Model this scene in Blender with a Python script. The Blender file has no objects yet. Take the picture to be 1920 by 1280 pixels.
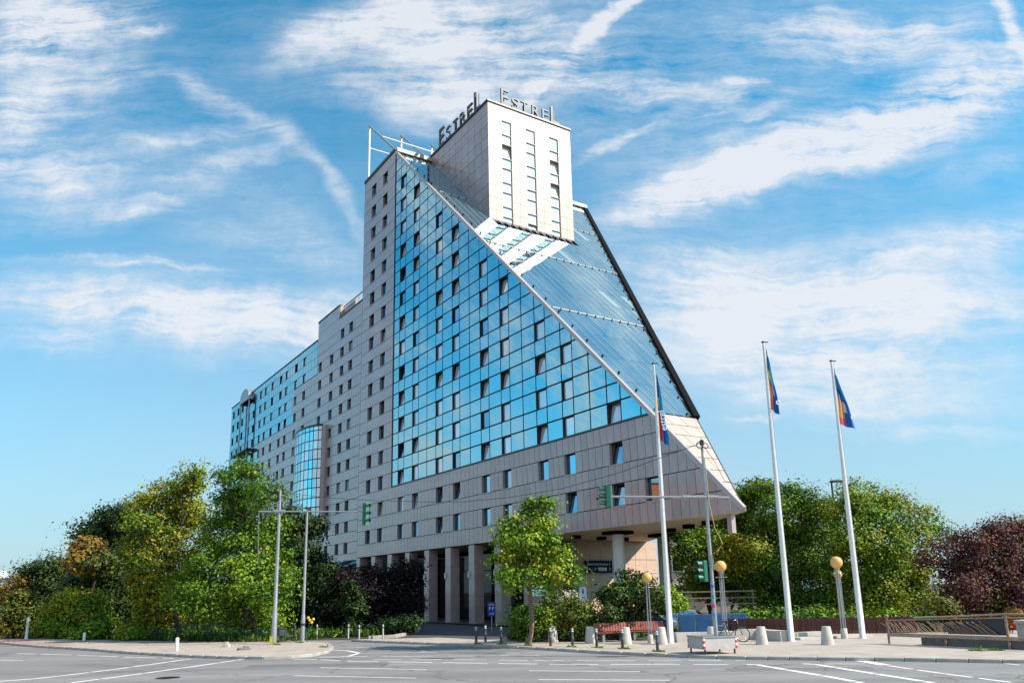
import bpy, bmesh, math, random
import numpy as np
from mathutils import Vector, Matrix, noise as mnoise

random.seed(7)
rng = np.random.default_rng(7)
scene = bpy.context.scene
col = scene.collection
R = math.radians
SUN_E = 5.0
EXPOSURE = 0.5
SKY_S = 0.15
SKY_TINT = (0.2, 0.97, 1.02, 1)
HORIZON_C = (2.65, 2.95, 3.38, 1)
CLOUD_C = (4.1, 4.2, 4.4, 1)
CLOUD_T = 0.17
STONE = (0.47, 0.345, 0.33)
STONE_L = (0.5, 0.41, 0.35)
GLASS_F = (0.39, 0.61, 0.655)
GLASS_S = (0.66, 0.86, 0.88)
ASPHALT = (0.215, 0.205, 0.205)
PAVEC = (0.45, 0.385, 0.335)
LEAF_T = 0.14

# ------------------------------------------------------------------ camera
cam_d = bpy.data.cameras.new("camera")
cam = bpy.data.objects.new("camera", cam_d)
col.objects.link(cam)
cam_d.sensor_width = 36.0
cam_d.lens = 1485.1 / 1920 * 36.0
cam_d.shift_x = 7.9 / 1920
cam_d.shift_y = 129.8 / 1920
cam_d.clip_start = 0.1
cam_d.clip_end = 6000
PITCH, ROLL = R(12.853), R(-1.127)
_f = Vector((0, math.cos(PITCH), math.sin(PITCH)))
_r0 = Vector((1, 0, 0)); _u0 = _r0.cross(_f)
_r = _r0 * math.cos(ROLL) + _u0 * math.sin(ROLL)
_u = -_r0 * math.sin(ROLL) + _u0 * math.cos(ROLL)
m = Matrix((_r, _u, -_f)).transposed().to_4x4()
m.translation = (0, 0, 2.6)
cam.matrix_world = m
scene.camera = cam

# ------------------------------------------------------------------ sun, sky, exposure
SUN = Vector((0.729, -0.196, 0.656)).normalized()
sun_d = bpy.data.lights.new("sun", 'SUN')
sun_d.energy = SUN_E
sun_d.angle = R(0.5)
sun_d.color = (1.0, 0.90, 0.77)
sun = bpy.data.objects.new("sun", sun_d)
sun.rotation_euler = (-SUN).to_track_quat('-Z', 'Y').to_euler()
sun.location = (60, -40, 90)
col.objects.link(sun)

scene.view_settings.view_transform = 'Standard'
scene.view_settings.look = 'None'
scene.view_settings.exposure = EXPOSURE
scene.view_settings.gamma = 1.0
scene.view_settings.use_curve_mapping = False
scene.render.engine = 'CYCLES'
scene.cycles.use_denoising = True
scene.cycles.max_bounces = 7
scene.cycles.glossy_bounces = 4
scene.cycles.diffuse_bounces = 2
scene.cycles.transparent_max_bounces = 6
scene.cycles.caustics_reflective = False
scene.cycles.caustics_refractive = False


class NT:
    """small helper to write node trees"""
    def __init__(self, tree):
        self.t = tree
        self.n = tree.nodes
        self.l = tree.links
    def new(self, typ, **kw):
        n = self.n.new(typ)
        for k, v in kw.items():
            setattr(n, k, v)
        return n
    def put(self, node, sock, v):
        if v is None:
            return
        s = node.inputs[sock]
        if isinstance(v, bpy.types.NodeSocket):
            self.l.new(v, s)
        else:
            s.default_value = v
    def math(self, op, a, b=None, c=None, clamp=False):
        n = self.new('ShaderNodeMath', operation=op, use_clamp=clamp)
        self.put(n, 0, a); self.put(n, 1, b)
        if c is not None:
            self.put(n, 2, c)
        return n.outputs[0]
    def vmath(self, op, a, b=None):
        n = self.new('ShaderNodeVectorMath', operation=op)
        self.put(n, 0, a)
        if b is not None:
            self.put(n, 1, b)
        return n.outputs['Value'] if op in ('LENGTH', 'DOT_PRODUCT', 'DISTANCE') else n.outputs[0]
    def mapr(self, v, a, b, c=0.0, d=1.0, smooth=True):
        n = self.new('ShaderNodeMapRange')
        if smooth:
            n.interpolation_type = 'SMOOTHSTEP'
        self.put(n, 0, v); self.put(n, 1, a); self.put(n, 2, b); self.put(n, 3, c); self.put(n, 4, d)
        return n.outputs[0]
    def noise(self, vec, scale, detail=4.0, rough=0.5, dist=0.0, color=False):
        n = self.new('ShaderNodeTexNoise')
        self.put(n, 'Vector', vec); self.put(n, 'Scale', scale); self.put(n, 'Detail', detail)
        self.put(n, 'Roughness', rough); self.put(n, 'Distortion', dist)
        return n.outputs['Color' if color else 'Fac']
    def mixc(self, fac, a, b, blend='MIX'):
        n = self.new('ShaderNodeMix', data_type='RGBA', blend_type=blend)
        self.put(n, 0, fac); self.put(n, 6, a); self.put(n, 7, b)
        return n.outputs[2]
    def mapping(self, vec, loc=(0, 0, 0), rot=(0, 0, 0), scale=(1, 1, 1), typ='POINT'):
        n = self.new('ShaderNodeMapping', vector_type=typ)
        self.put(n, 0, vec)
        n.inputs[1].default_value = loc; n.inputs[2].default_value = rot; n.inputs[3].default_value = scale
        return n.outputs[0]


# cirrus bands of the day, as (x0,y0,x1,y1,half width,weight) on the plane y=1 north of the viewer (x = east, y = height)
STROKES = [(-0.763, 0.828, -0.553, 0.841, 0.072, 0.9), (-0.754, 0.757, -0.62, 0.807, 0.053, 0.7), (-0.749, 0.603, -0.671, 0.703, 0.051, 0.6), (-0.732, 0.586, -0.56, 0.579, 0.041, 0.7), (-0.665, 0.651, -0.569, 0.752, 0.077, 0.35), (-0.55, 0.805, -0.489, 0.813, 0.013, 0.5), (-0.694, 0.521, -0.547, 0.526, 0.048, 0.4), (-0.56, 0.502, -0.403, 0.571, 0.032, 0.35), (-0.534, 0.619, -0.317, 0.644, 0.023, 0.42), (-0.456, 0.58, -0.286, 0.61, 0.018, 0.45), (-0.554, 0.518, -0.445, 0.54, 0.02, 0.3), (-0.307, 0.764, -0.138, 0.832, 0.053, 0.8), (-0.185, 0.797, 0.048, 0.792, 0.079, 0.95), (-0.259, 0.702, -0.031, 0.697, 0.047, 0.7), (-0.092, 0.681, 0.046, 0.704, 0.059, 0.7), (-0.167, 0.649, -0.092, 0.639, 0.025, 0.4), (0.046, 0.73, 0.184, 0.736, 0.043, 0.6), (-0.537, 0.743, -0.466, 0.724, 0.012, 0.35), (-0.466, 0.724, -0.348, 0.657, 0.022, 0.55), (-0.348, 0.657, -0.27, 0.593, 0.02, 0.6), (-0.27, 0.593, -0.216, 0.519, 0.015, 0.6), (-0.216, 0.519, -0.179, 0.478, 0.01, 0.5), (0.037, 0.678, 0.117, 0.763, 0.016, 0.9), (0.117, 0.763, 0.206, 0.851, 0.016, 1.0), (0.122, 0.702, 0.379, 0.679, 0.019, 0.55), (0.275, 0.716, 0.395, 0.688, 0.01, 0.5), (0.102, 0.585, 0.225, 0.649, 0.01, 0.55), (0.225, 0.649, 0.363, 0.671, 0.014, 0.55), (0.35, 0.785, 0.588, 0.77, 0.053, 0.5), (0.507, 0.737, 0.749, 0.812, 0.044, 0.35), (0.313, 0.622, 0.425, 0.687, 0.017, 0.4), (-0.685, 0.45, -0.467, 0.437, 0.011, 0.5), (-0.575, 0.436, -0.373, 0.435, 0.008, 0.55), (-0.678, 0.396, -0.44, 0.361, 0.045, 0.8), (-0.672, 0.343, -0.543, 0.326, 0.022, 0.6), (-0.497, 0.362, -0.184, 0.386, 0.045, 0.95), (-0.374, 0.33, -0.184, 0.386, 0.045, 0.8), (-0.68, 0.411, -0.184, 0.356, 0.075, 0.35), (-0.472, 0.5, -0.186, 0.463, 0.031, 0.3), (-0.342, 0.529, -0.185, 0.431, 0.047, 0.35), (0.134, 0.479, 0.361, 0.571, 0.053, 1.1), (0.338, 0.563, 0.569, 0.624, 0.054, 1.15), (0.53, 0.617, 0.78, 0.722, 0.072, 1.2), (0.173, 0.518, 0.416, 0.603, 0.056, 0.4), (0.153, 0.409, 0.363, 0.435, 0.046, 0.8), (0.251, 0.377, 0.737, 0.467, 0.054, 0.65), (0.164, 0.356, 0.535, 0.371, 0.052, 0.95), (0.317, 0.315, 0.72, 0.367, 0.059, 0.85), (0.21, 0.288, 0.662, 0.272, 0.043, 0.75), (0.241, 0.244, 0.695, 0.221, 0.028, 0.7), (0.376, 0.199, 0.688, 0.179, 0.018, 0.55), (0.556, 0.526, 0.755, 0.571, 0.02, 0.3), (0.26, 0.219, 0.363, 0.212, 0.006, 0.6), (0.723, 0.848, 0.759, 0.731, 0.018, 1.0), (0.602, 0.438, 0.742, 0.498, 0.032, 0.4), (0.154, 0.584, 0.76, 0.603, 0.161, 0.28), (0.163, 0.333, 0.715, 0.337, 0.166, 0.35), (-0.291, 0.746, 0.351, 0.714, 0.136, 0.3), (-0.762, 0.705, -0.516, 0.682, 0.183, 0.3), (-0.718, 0.374, -0.177, 0.378, 0.096, 0.3), (-0.552, 0.574, -0.224, 0.543, 0.119, 0.26), (0.317, 0.759, 0.789, 0.775, 0.096, 0.25), (0.1, 0.95, 1.0, 1.3, 0.12, 0.6), (0.3, 1.25, 0.9, 1.5, 0.1, 0.5), (-0.6, 1.0, 0.0, 1.2, 0.12, 0.5)]

world = bpy.data.worlds.new("World")
scene.world = world
world.use_nodes = True
wt = NT(world.node_tree)
wt.n.clear()
out = wt.new('ShaderNodeOutputWorld')
bg = wt.new('ShaderNodeBackground')
sky = wt.new('ShaderNodeTexSky', sky_type='NISHITA')
sky.sun_disc = False
sky.sun_elevation = math.asin(SUN.z)
sky.sun_rotation = math.atan2(SUN.x, SUN.y)
sky.altitude = 100
sky.air_density = 1.0
sky.dust_density = 0.6
sky.ozone_density = 2.5
tc = wt.new('ShaderNodeTexCoord')
D = tc.outputs['Generated']
sep = wt.new('ShaderNodeSeparateXYZ'); wt.l.new(D, sep.inputs[0])
dx, dy, dz = sep.outputs
ay = wt.math('MAXIMUM', wt.math('ABSOLUTE', dy), 0.12)
gx = wt.math('DIVIDE', dx, ay)
gy = wt.math('DIVIDE', dz, ay)
cmb = wt.new('ShaderNodeCombineXYZ'); wt.l.new(gx, cmb.inputs[0]); wt.l.new(gy, cmb.inputs[1]); wt.l.new(wt.math('MULTIPLY', dy, 0.7), cmb.inputs[2])
G0 = cmb.outputs[0]
# ragged edges: the bands are warped by noise
w1 = wt.vmath('SUBTRACT', wt.noise(G0, 3.2, 5, 0.62, 0.0, True), (0.5, 0.5, 0.5))
w2 = wt.vmath('SUBTRACT', wt.noise(G0, 11.0, 4, 0.6, 0.0, True), (0.5, 0.5, 0.5))
def scl(v, k):
    n = wt.new('ShaderNodeVectorMath', operation='SCALE'); wt.put(n, 0, v); n.inputs['Scale'].default_value = k
    return n.outputs[0]
G = wt.vmath('ADD', wt.vmath('ADD', G0, scl(w1, 0.10)), scl(w2, 0.035))
Gp = wt.vmath('MULTIPLY', G, (1, 1, 0))
acc = None
for (x0, y0, x1, y1, hw, wgt) in STROKES:
    L = math.hypot(x1 - x0, y1 - y0) / 2 + hw
    ang = math.atan2(y1 - y0, x1 - x0)
    q = wt.mapping(Gp, loc=((x0 + x1) / 2, (y0 + y1) / 2, 0), rot=(0, 0, ang), scale=(L, hw, 1), typ='TEXTURE')
    e = wt.mapr(wt.vmath('LENGTH', q), 1.25, 0.15, 0.0, wgt)
    acc = e if acc is None else wt.math('ADD', acc, e)
# broken cloud all round the rest of the sky
away = wt.math('MAXIMUM', wt.mapr(wt.math('ABSOLUTE', gx), 0.72, 1.1), wt.mapr(dy, 0.1, -0.1))
patch = wt.mapr(wt.noise(wt.mapping(G, scale=(0.6, 1.5, 1)), 1.5, 4, 0.55), 0.38, 0.64, 0.0, 0.95)
acc = wt.math('ADD', acc, wt.math('MULTIPLY', away, patch))
# fibrous texture: stretched noise along the wind, fine and coarse
GC = wt.vmath('ADD', G0, scl(w1, 0.11))
def fibre(rot, sx, sy, sc, det, rg):
    return wt.noise(wt.mapping(GC, rot=(0, 0, R(rot)), scale=(sx, sy, 1)), sc, det, rg, 0.0)
side = wt.mapr(gx, -0.40, 0.10)
def pick(a, b):
    return wt.math('ADD', wt.math('MULTIPLY', a, wt.math('SUBTRACT', 1.0, side)), wt.math('MULTIPLY', b, side))
coarse = pick(fibre(-6, 0.8, 4.5, 2.6, 8, 0.6), fibre(-24, 0.8, 4.5, 2.6, 8, 0.6))
thin = pick(fibre(-12, 1.0, 9.0, 5.5, 10, 0.68), fibre(-34, 1.0, 9.0, 5.5, 10, 0.68))
puff = wt.noise(G0, 7.5, 12, 0.66, 0.0)
speck = wt.noise(G0, 30.0, 6, 0.65)
mod = wt.math('ADD', wt.math('MULTIPLY', wt.mapr(coarse, 0.30, 0.72, smooth=False), 0.75), wt.math('MULTIPLY', wt.mapr(thin, 0.32, 0.70, smooth=False), 0.75))
mod = wt.math('ADD', mod, wt.math('MULTIPLY', wt.mapr(puff, 0.30, 0.70, smooth=False), 0.65))
mod = wt.math('ADD', mod, wt.math('MULTIPLY', wt.math('SUBTRACT', speck, 0.5), 0.22))
big = wt.mapr(wt.noise(G, 1.6, 3, 0.5), 0.35, 0.7, 0.02, 0.30)
mod = wt.math('SUBTRACT', mod, 0.30)
dens = wt.math('MULTIPLY', wt.math('ADD', wt.math('MINIMUM', acc, 1.35), big), mod)
cloud = wt.math('ADD', wt.math('MULTIPLY', wt.mapr(dens, CLOUD_T - .12, 1.12, smooth=False), 0.8), wt.math('MULTIPLY', wt.mapr(dens, 0.3, 1.1), 0.2))
cloud = wt.math('MULTIPLY', cloud, wt.mapr(gy, 0.0, 0.09))
skyc = wt.mixc(1.0, sky.outputs[0], SKY_TINT, 'MULTIPLY')
hz = wt.mapr(gy, 0.78, -0.02, 0.0, 1.0, smooth=False)
skyc = wt.mixc(wt.math('MULTIPLY', wt.math('POWER', hz, 1.55), 0.97), skyc, HORIZON_C)
colr = wt.mixc(wt.math('MULTIPLY', cloud, 0.88), skyc, CLOUD_C)
wt.l.new(colr, bg.inputs[0])
bg.inputs[1].default_value = SKY_S
wt.l.new(bg.outputs[0], out.inputs[0])


# ------------------------------------------------------------------ mesh helpers
class MB:
    """collects simple shapes, then links them as ONE mesh object"""
    def __init__(self):
        self.v = []; self.f = []; self.m = []; self.sm = []
    def add(self, vs, fs, mi=0, smooth=False, M=None):
        b = len(self.v)
        if M is not None:
            vs = [M @ Vector(p) for p in vs]
        self.v.extend([tuple(p) for p in vs])
        for f in fs:
            self.f.append(tuple(b + i for i in f)); self.m.append(mi); self.sm.append(smooth)
        return self
    def box(self, c, s, mi=0, M=None, rz=0.0):
        x, y, z = s[0] / 2, s[1] / 2, s[2] / 2
        vs = [(-x, -y, -z), (x, -y, -z), (x, y, -z), (-x, y, -z), (-x, -y, z), (x, -y, z), (x, y, z), (-x, y, z)]
        T = Matrix.Translation(c) @ Matrix.Rotation(rz, 4, 'Z')
        if M is not None:
            T = M @ T
        return self.add(vs, [(3, 2, 1, 0), (4, 5, 6, 7), (0, 1, 5, 4), (1, 2, 6, 5), (2, 3, 7, 6), (3, 0, 4, 7)], mi, False, T)
    def box2(self, a, b, mi=0, M=None):
        c = [(a[i] + b[i]) / 2 for i in range(3)]
        return self.box(c, [abs(b[i] - a[i]) for i in range(3)], mi, M)
    def bbox(self, c, s, bev, mi=0, M=None, rz=0.0):
        """box with chamfered vertical edges and top edge"""
        x, y, z = s[0] / 2, s[1] / 2, s[2] / 2
        def ring(ix, zz):
            X, Y = x - ix, y - ix
            b = bev
            return [(-X + b, -Y, zz), (X - b, -Y, zz), (X, -Y + b, zz), (X, Y - b, zz), (X - b, Y, zz), (-X + b, Y, zz), (-X, Y - b, zz), (-X, -Y + b, zz)]
        vs = ring(0, -z) + ring(0, z - bev) + ring(bev * .8, z)
        fs = [tuple(range(7, -1, -1)), tuple(range(16, 24))]
        for k in range(2):
            for i in range(8):
                j = (i + 1) % 8
                fs.append((k * 8 + i, k * 8 + j, k * 8 + 8 + j, k * 8 + 8 + i))
        T = Matrix.Translation(c) @ Matrix.Rotation(rz, 4, 'Z')
        if M is not None:
            T = M @ T
        return self.add(vs, fs, mi, False, T)
    def tube(self, p0, p1, r0, r1=None, n=10, mi=0, caps=True, M=None):
        r1 = r0 if r1 is None else r1
        p0, p1 = Vector(p0), Vector(p1)
        d = (p1 - p0)
        if d.length < 1e-6:
            return self
        q = d.normalized().to_track_quat('Z', 'Y')
        vs = []
        for p, r in ((p0, r0), (p1, r1)):
            for i in range(n):
                a = 2 * math.pi * i / n
                vs.append(p + q @ Vector((r * math.cos(a), r * math.sin(a), 0)))
        fs = [(i, (i + 1) % n, n + (i + 1) % n, n + i) for i in range(n)]
        self.add(vs, fs, mi, True, M)
        if caps:
            self.add(vs, [tuple(range(n - 1, -1, -1)), tuple(range(n, 2 * n))], mi, False, M)
        return self
    def path(self, pts, r, n=8, mi=0, M=None):
        rs = r if isinstance(r, (list, tuple)) else [r] * len(pts)
        pts = [Vector(p) for p in pts]
        vs = []; fs = []
        for k, p in enumerate(pts):
            d = (pts[min(k + 1, len(pts) - 1)] - pts[max(k - 1, 0)]).normalized()
            ref = Vector((0, 0, 1)) if abs(d.z) < 0.95 else Vector((1, 0, 0))
            a = d.cross(ref).normalized(); b = d.cross(a)
            for i in range(n):
                t = 2 * math.pi * i / n
                vs.append(p + (a * math.cos(t) + b * math.sin(t)) * rs[k])
        for k in range(len(pts) - 1):
            for i in range(n):
                j = (i + 1) % n
                fs.append((k * n + i, k * n + n + i, k * n + n + j, k * n + j))
        self.add(vs, fs, mi, True, M)
        self.add(vs, [tuple(range(n)), tuple(range(len(vs) - 1, len(vs) - n - 1, -1))], mi, False, M)
        return self
    def lathe(self, prof, c=(0, 0, 0), n=20, mi=0, M=None, smooth=True):
        vs = []
        for r, z in prof:
            for i in range(n):
                a = 2 * math.pi * i / n
                vs.append((c[0] + r * math.cos(a), c[1] + r * math.sin(a), c[2] + z))
        fs = []
        for k in range(len(prof) - 1):
            for i in range(n):
                j = (i + 1) % n
                fs.append((k * n + i, k * n + j, k * n + n + j, k * n + n + i))
        self.add(vs, fs, mi, smooth, M)
        L = len(vs)
        self.add(vs, [tuple(range(n - 1, -1, -1)), tuple(range(L - n, L))], mi, False, M)
        return self
    def prism(self, poly, z0, z1, mi=0, M=None, mi_side=None):
        """poly (x,y) counter clockwise, from z0 to z1"""
        n = len(poly)
        vs = [(x, y, z0) for x, y in poly] + [(x, y, z1) for x, y in poly]
        self.add(vs, [tuple(range(n - 1, -1, -1)), tuple(range(n, 2 * n))], mi, False, M)
        self.add(vs, [(i, (i + 1) % n, n + (i + 1) % n, n + i) for i in range(n)], mi if mi_side is None else mi_side, False, M)
        return self
    def torus(self, R0, r, n=28, k=8, mi=0, M=None):
        vs = []
        for i in range(n):
            a = 2 * math.pi * i / n
            for j in range(k):
                b = 2 * math.pi * j / k
                vs.append(((R0 + r * math.cos(b)) * math.cos(a), (R0 + r * math.cos(b)) * math.sin(a), r * math.sin(b)))
        fs = [(i * k + j, ((i + 1) % n) * k + j, ((i + 1) % n) * k + (j + 1) % k, i * k + (j + 1) % k) for i in range(n) for j in range(k)]
        return self.add(vs, fs, mi, True, M)
    def sphere(self, c, r, n=20, mi=0, sz=1.0):
        prof = []
        for i in range(n // 2 + 1):
            a = -math.pi / 2 + math.pi * i / (n // 2)
            prof.append((max(r * math.cos(a), 1e-4), r * math.sin(a) * sz))
        return self.lathe(prof, c, n, mi)
    def mesh(self, name, mats):
        me = bpy.data.meshes.new(name)
        me.from_pydata(self.v, [], self.f)
        for mt in mats:
            me.materials.append(mt)
        me.polygons.foreach_set('material_index', self.m)
        me.polygons.foreach_set('use_smooth', self.sm)
        me.update()
        return me
    def build(self, name, mats, parent=None):
        if not isinstance(mats, (list, tuple)):
            mats = [mats]
        return link(name, self.mesh(name, mats), parent)


def link(name, me, parent=None):
    o = bpy.data.objects.new(name, me)
    col.objects.link(o)
    if parent is not None:
        o.parent = parent
    return o


def tag(o, label=None, cat=None, group=None, kind=None):
    if label: o['label'] = label
    if cat: o['category'] = cat
    if group: o['group'] = group
    if kind: o['kind'] = kind
    return o


def thing(name, label, cat, loc=(0, 0, 0), rz=0.0, group=None):
    o = bpy.data.objects.new(name, None)
    o.empty_display_size = 0.3
    col.objects.link(o)
    o.location = loc
    o.rotation_euler = (0, 0, rz)
    return tag(o, label, cat, group)


def dup(root, loc, rz=None, label=None, group=None, scale=None):
    r = root.copy(); col.objects.link(r)
    r.location = loc
    if rz is not None:
        r.rotation_euler = (0, 0, rz)
    if scale:
        r.scale = (scale,) * 3
    if label: r['label'] = label
    if group: r['group'] = group
    for ch in [o for o in KIDS(root)]:
        c = ch.copy(); col.objects.link(c); c.parent = r
        for g in KIDS(ch):
            d = g.copy(); col.objects.link(d); d.parent = c
    return r


def KIDS(o):
    return list(o.children)


# ------------------------------------------------------------------ materials
def mat(name, base=(0.5, 0.5, 0.5), rough=0.6, metal=0.0, var=0.0, vscale=3.0, bump=0.0, bscale=20.0, spec=0.5, coat=0.0, coat_r=0.1,
        stretch=(1, 1, 1), dirt=0.0, dirt_c=(0.1, 0.08, 0.06), dscale=0.6, coord='Object', objvar=0.0, emit=None, tr=0.0):
    mt = bpy.data.materials.new(name)
    mt.use_nodes = True
    t = NT(mt.node_tree)
    b = t.n['Principled BSDF']
    tcn = t.new('ShaderNodeTexCoord')
    vec = t.mapping(tcn.outputs[coord], scale=stretch)
    c = (*base, 1)
    if var > 0:
        nz = t.noise(vec, vscale, 6, 0.65)
        c = t.mixc(t.mapr(nz, 0.3, 0.7), (*[x * (1 - var) for x in base], 1), (*[min(1, x * (1 + var)) for x in base], 1))
    if objvar > 0:
        oi = t.new('ShaderNodeObjectInfo')
        f = t.math('MULTIPLY_ADD', oi.outputs['Random'], 2 * objvar, 1 - objvar)
        cc = t.new('ShaderNodeCombineColor')
        for i in range(3): t.l.new(f, cc.inputs[i])
        c = t.mixc(1.0, c, cc.outputs[0], 'MULTIPLY')
    if dirt > 0:
        nz = t.noise(vec, dscale, 8, 0.7, 0.6)
        c = t.mixc(t.math('MULTIPLY', t.mapr(nz, 0.48, 0.72), dirt), c, (*dirt_c, 1))
    t.put(b, 'Base Color', c)
    b.inputs['Roughness'].default_value = rough
    b.inputs['Metallic'].default_value = metal
    b.inputs['Specular IOR Level'].default_value = spec
    b.inputs['Coat Weight'].default_value = coat
    b.inputs['Coat Roughness'].default_value = coat_r
    if bump > 0:
        bn = t.new('ShaderNodeBump')
        bn.inputs['Strength'].default_value = bump
        bn.inputs['Distance'].default_value = 0.02
        t.l.new(t.noise(vec, bscale, 6, 0.6), bn.inputs['Height'])
        t.l.new(bn.outputs[0], b.inputs['Normal'])
    if emit:
        b.inputs['Emission Color'].default_value = (*emit[0], 1); b.inputs['Emission Strength'].default_value = emit[1]
    return mt


def mirror_glass(name, tint, rough=0.015, wave=0.05, body=(0.02, 0.05, 0.08), fac=0.85, objvar=0.06):
    """coated solar glass: dark body under a tinted mirror coat, a little wavy"""
    mt = bpy.data.materials.new(name)
    mt.use_nodes = True
    t = NT(mt.node_tree)
    t.n.clear()
    o = t.new('ShaderNodeOutputMaterial')
    g = t.new('ShaderNodeBsdfGlossy'); d = t.new('ShaderNodeBsdfDiffuse'); mx = t.new('ShaderNodeMixShader')
    oi = t.new('ShaderNodeObjectInfo')
    f = t.math('MULTIPLY_ADD', oi.outputs['Random'], 2 * objvar, 1 - objvar)
    cc = t.new('ShaderNodeCombineColor')
    for i in range(3): t.l.new(f, cc.inputs[i])
    t.put(g, 'Color', t.mixc(1.0, (*tint, 1), cc.outputs[0], 'MULTIPLY'))
    g.inputs['Roughness'].default_value = rough
    d.inputs['Color'].default_value = (*body, 1)
    tcn = t.new('ShaderNodeTexCoord')
    bn = t.new('ShaderNodeBump'); bn.inputs['Strength'].default_value = wave; bn.inputs['Distance'].default_value = 0.02
    t.l.new(t.noise(tcn.outputs['Object'], 0.9, 2, 0.5), bn.inputs['Height'])
    t.l.new(bn.outputs[0], g.inputs['Normal'])
    mx.inputs[0].default_value = fac
    t.l.new(d.outputs[0], mx.inputs[1]); t.l.new(g.outputs[0], mx.inputs[2])
    t.l.new(mx.outputs[0], o.inputs[0])
    return mt


def leaf_mat(name, trans=0.35, rough=0.55, spec=0.22):
    mt = bpy.data.materials.new(name)
    mt.use_nodes = True
    t = NT(mt.node_tree)
    b = t.n['Principled BSDF']
    o = t.n['Material Output']
    at = t.new('ShaderNodeAttribute'); at.attribute_name = 'leaf_colour'
    t.l.new(at.outputs['Color'], b.inputs['Base Color'])
    b.inputs['Roughness'].default_value = rough
    b.inputs['Specular IOR Level'].default_value = spec
    tl = t.new('ShaderNodeBsdfTranslucent')
    t.l.new(t.mixc(1.0, at.outputs['Color'], (1.5, 1.45, 0.55, 1), 'MULTIPLY'), tl.inputs['Color'])
    mx = t.new('ShaderNodeMixShader'); mx.inputs[0].default_value = trans
    t.l.new(b.outputs[0], mx.inputs[1]); t.l.new(tl.outputs[0], mx.inputs[2])
    t.l.new(mx.outputs[0], o.inputs[0])
    return mt


def asphalt_mat(name, base, patch=0.36):
    mt = bpy.data.materials.new(name); mt.use_nodes = True
    t = NT(mt.node_tree); b = t.n['Principled BSDF']
    tcn = t.new('ShaderNodeTexCoord'); P = tcn.outputs['Object']
    big = t.noise(t.mapping(P, scale=(0.35, 1.0, 1)), 0.22, 5, 0.6, 0.6)
    lane = t.noise(t.mapping(P, rot=(0, 0, R(6)), scale=(0.05, 1.0, 1)), 0.55, 4, 0.6)
    mid = t.noise(P, 1.6, 6, 0.7)
    fine = t.noise(P, 45, 3, 0.7)
    v = t.math('ADD', t.math('MULTIPLY', t.math('SUBTRACT', big, 0.5), 0.9), t.math('MULTIPLY', t.math('SUBTRACT', lane, 0.5), 1.3))
    v = t.math('ADD', v, t.math('MULTIPLY', t.math('SUBTRACT', mid, 0.5), 0.4))
    v = t.math('ADD', v, t.math('MULTIPLY', t.math('SUBTRACT', fine, 0.5), 0.5))
    spots = t.mapr(t.noise(t.mapping(P, scale=(0.5, 1, 1)), 0.7, 7, 0.72, 1.0), 0.55, 0.75, 0.0, 0.55)
    v = t.math('SUBTRACT', v, spots)
    v = t.math('ADD', t.math('MULTIPLY', v, patch * 2), 1.03)
    cc = t.new('ShaderNodeCombineColor')
    for i in range(3): t.l.new(v, cc.inputs[i])
    c = t.mixc(1.0, (*base, 1), cc.outputs[0], 'MULTIPLY')
    # tar seams
    vo = t.new('ShaderNodeTexVoronoi', feature='DISTANCE_TO_EDGE')
    t.put(vo, 'Vector', t.vmath('ADD', P, scl2(t, t.noise(P, 0.8, 4, 0.6, 0, True), 1.6))); vo.inputs['Scale'].default_value = 0.16
    c = t.mixc(t.math('MULTIPLY', t.mapr(vo.outputs[0], 0.012, 0.002), 0.45), c, (0.03, 0.03, 0.032, 1))
    t.put(b, 'Base Color', c)
    b.inputs['Roughness'].default_value = 0.8
    b.inputs['Specular IOR Level'].default_value = 0.35
    bn = t.new('ShaderNodeBump'); bn.inputs['Strength'].default_value = 0.35; bn.inputs['Distance'].default_value = 0.01
    t.l.new(fine, bn.inputs['Height']); t.l.new(bn.outputs[0], b.inputs['Normal'])
    return mt


def scl2(t, v, k):
    n = t.new('ShaderNodeVectorMath', operation='SCALE'); t.put(n, 0, v); n.inputs['Scale'].default_value = k
    return n.outputs[0]


M = {}
M['stone'] = mat('pink_granite', STONE, 0.32, var=0.12, vscale=1.1, objvar=0.10, coat=0.6, coat_r=0.07, dirt=0.42, dirt_c=(0.27, 0.225, 0.215), dscale=0.7, stretch=(1, 0.22, 1))
M['stone_light'] = mat('pale_granite', STONE_L, 0.4, var=0.05, vscale=0.8, objvar=0.03, dirt=0.12, dirt_c=(0.5, 0.42, 0.38), dscale=0.5)
M['stone_warm'] = mat('warm_beige_stone', (0.64, 0.44, 0.33), 0.5, var=0.08, vscale=1.0, objvar=0.04)
M['stone_dark'] = mat('stone_jamb', (0.36, 0.32, 0.31), 0.5, var=0.08)
M['core'] = mat('dark_cavity', (0.025, 0.025, 0.03), 0.9)
M['frame'] = mat('dark_window_frame', (0.018, 0.022, 0.03), 0.4)
M['sill'] = mat('pale_sill', (0.62, 0.6, 0.58), 0.4)
M['glass_F'] = mirror_glass('blue_solar_glass', GLASS_F, fac=0.9, body=(0.03, 0.10, 0.14), objvar=0.025, wave=0.03)
M['glass_bay'] = mirror_glass('pale_bay_glass', (0.62, 0.78, 0.84), fac=0.8, body=(0.3, 0.42, 0.48))
M['glass_S'] = mirror_glass('blue_roof_glass', GLASS_S, fac=0.82, body=(0.10, 0.22, 0.27), wave=0.03)
M['glass_pale'] = mirror_glass('pale_roof_glass', (0.62, 0.8, 0.82), fac=0.6, body=(0.35, 0.5, 0.52), wave=0.03)
M['pane'] = mirror_glass('window_glass', (0.75, 0.85, 0.9), fac=0.5, body=(0.72, 0.74, 0.76), wave=0.04, objvar=0.15)
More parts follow.
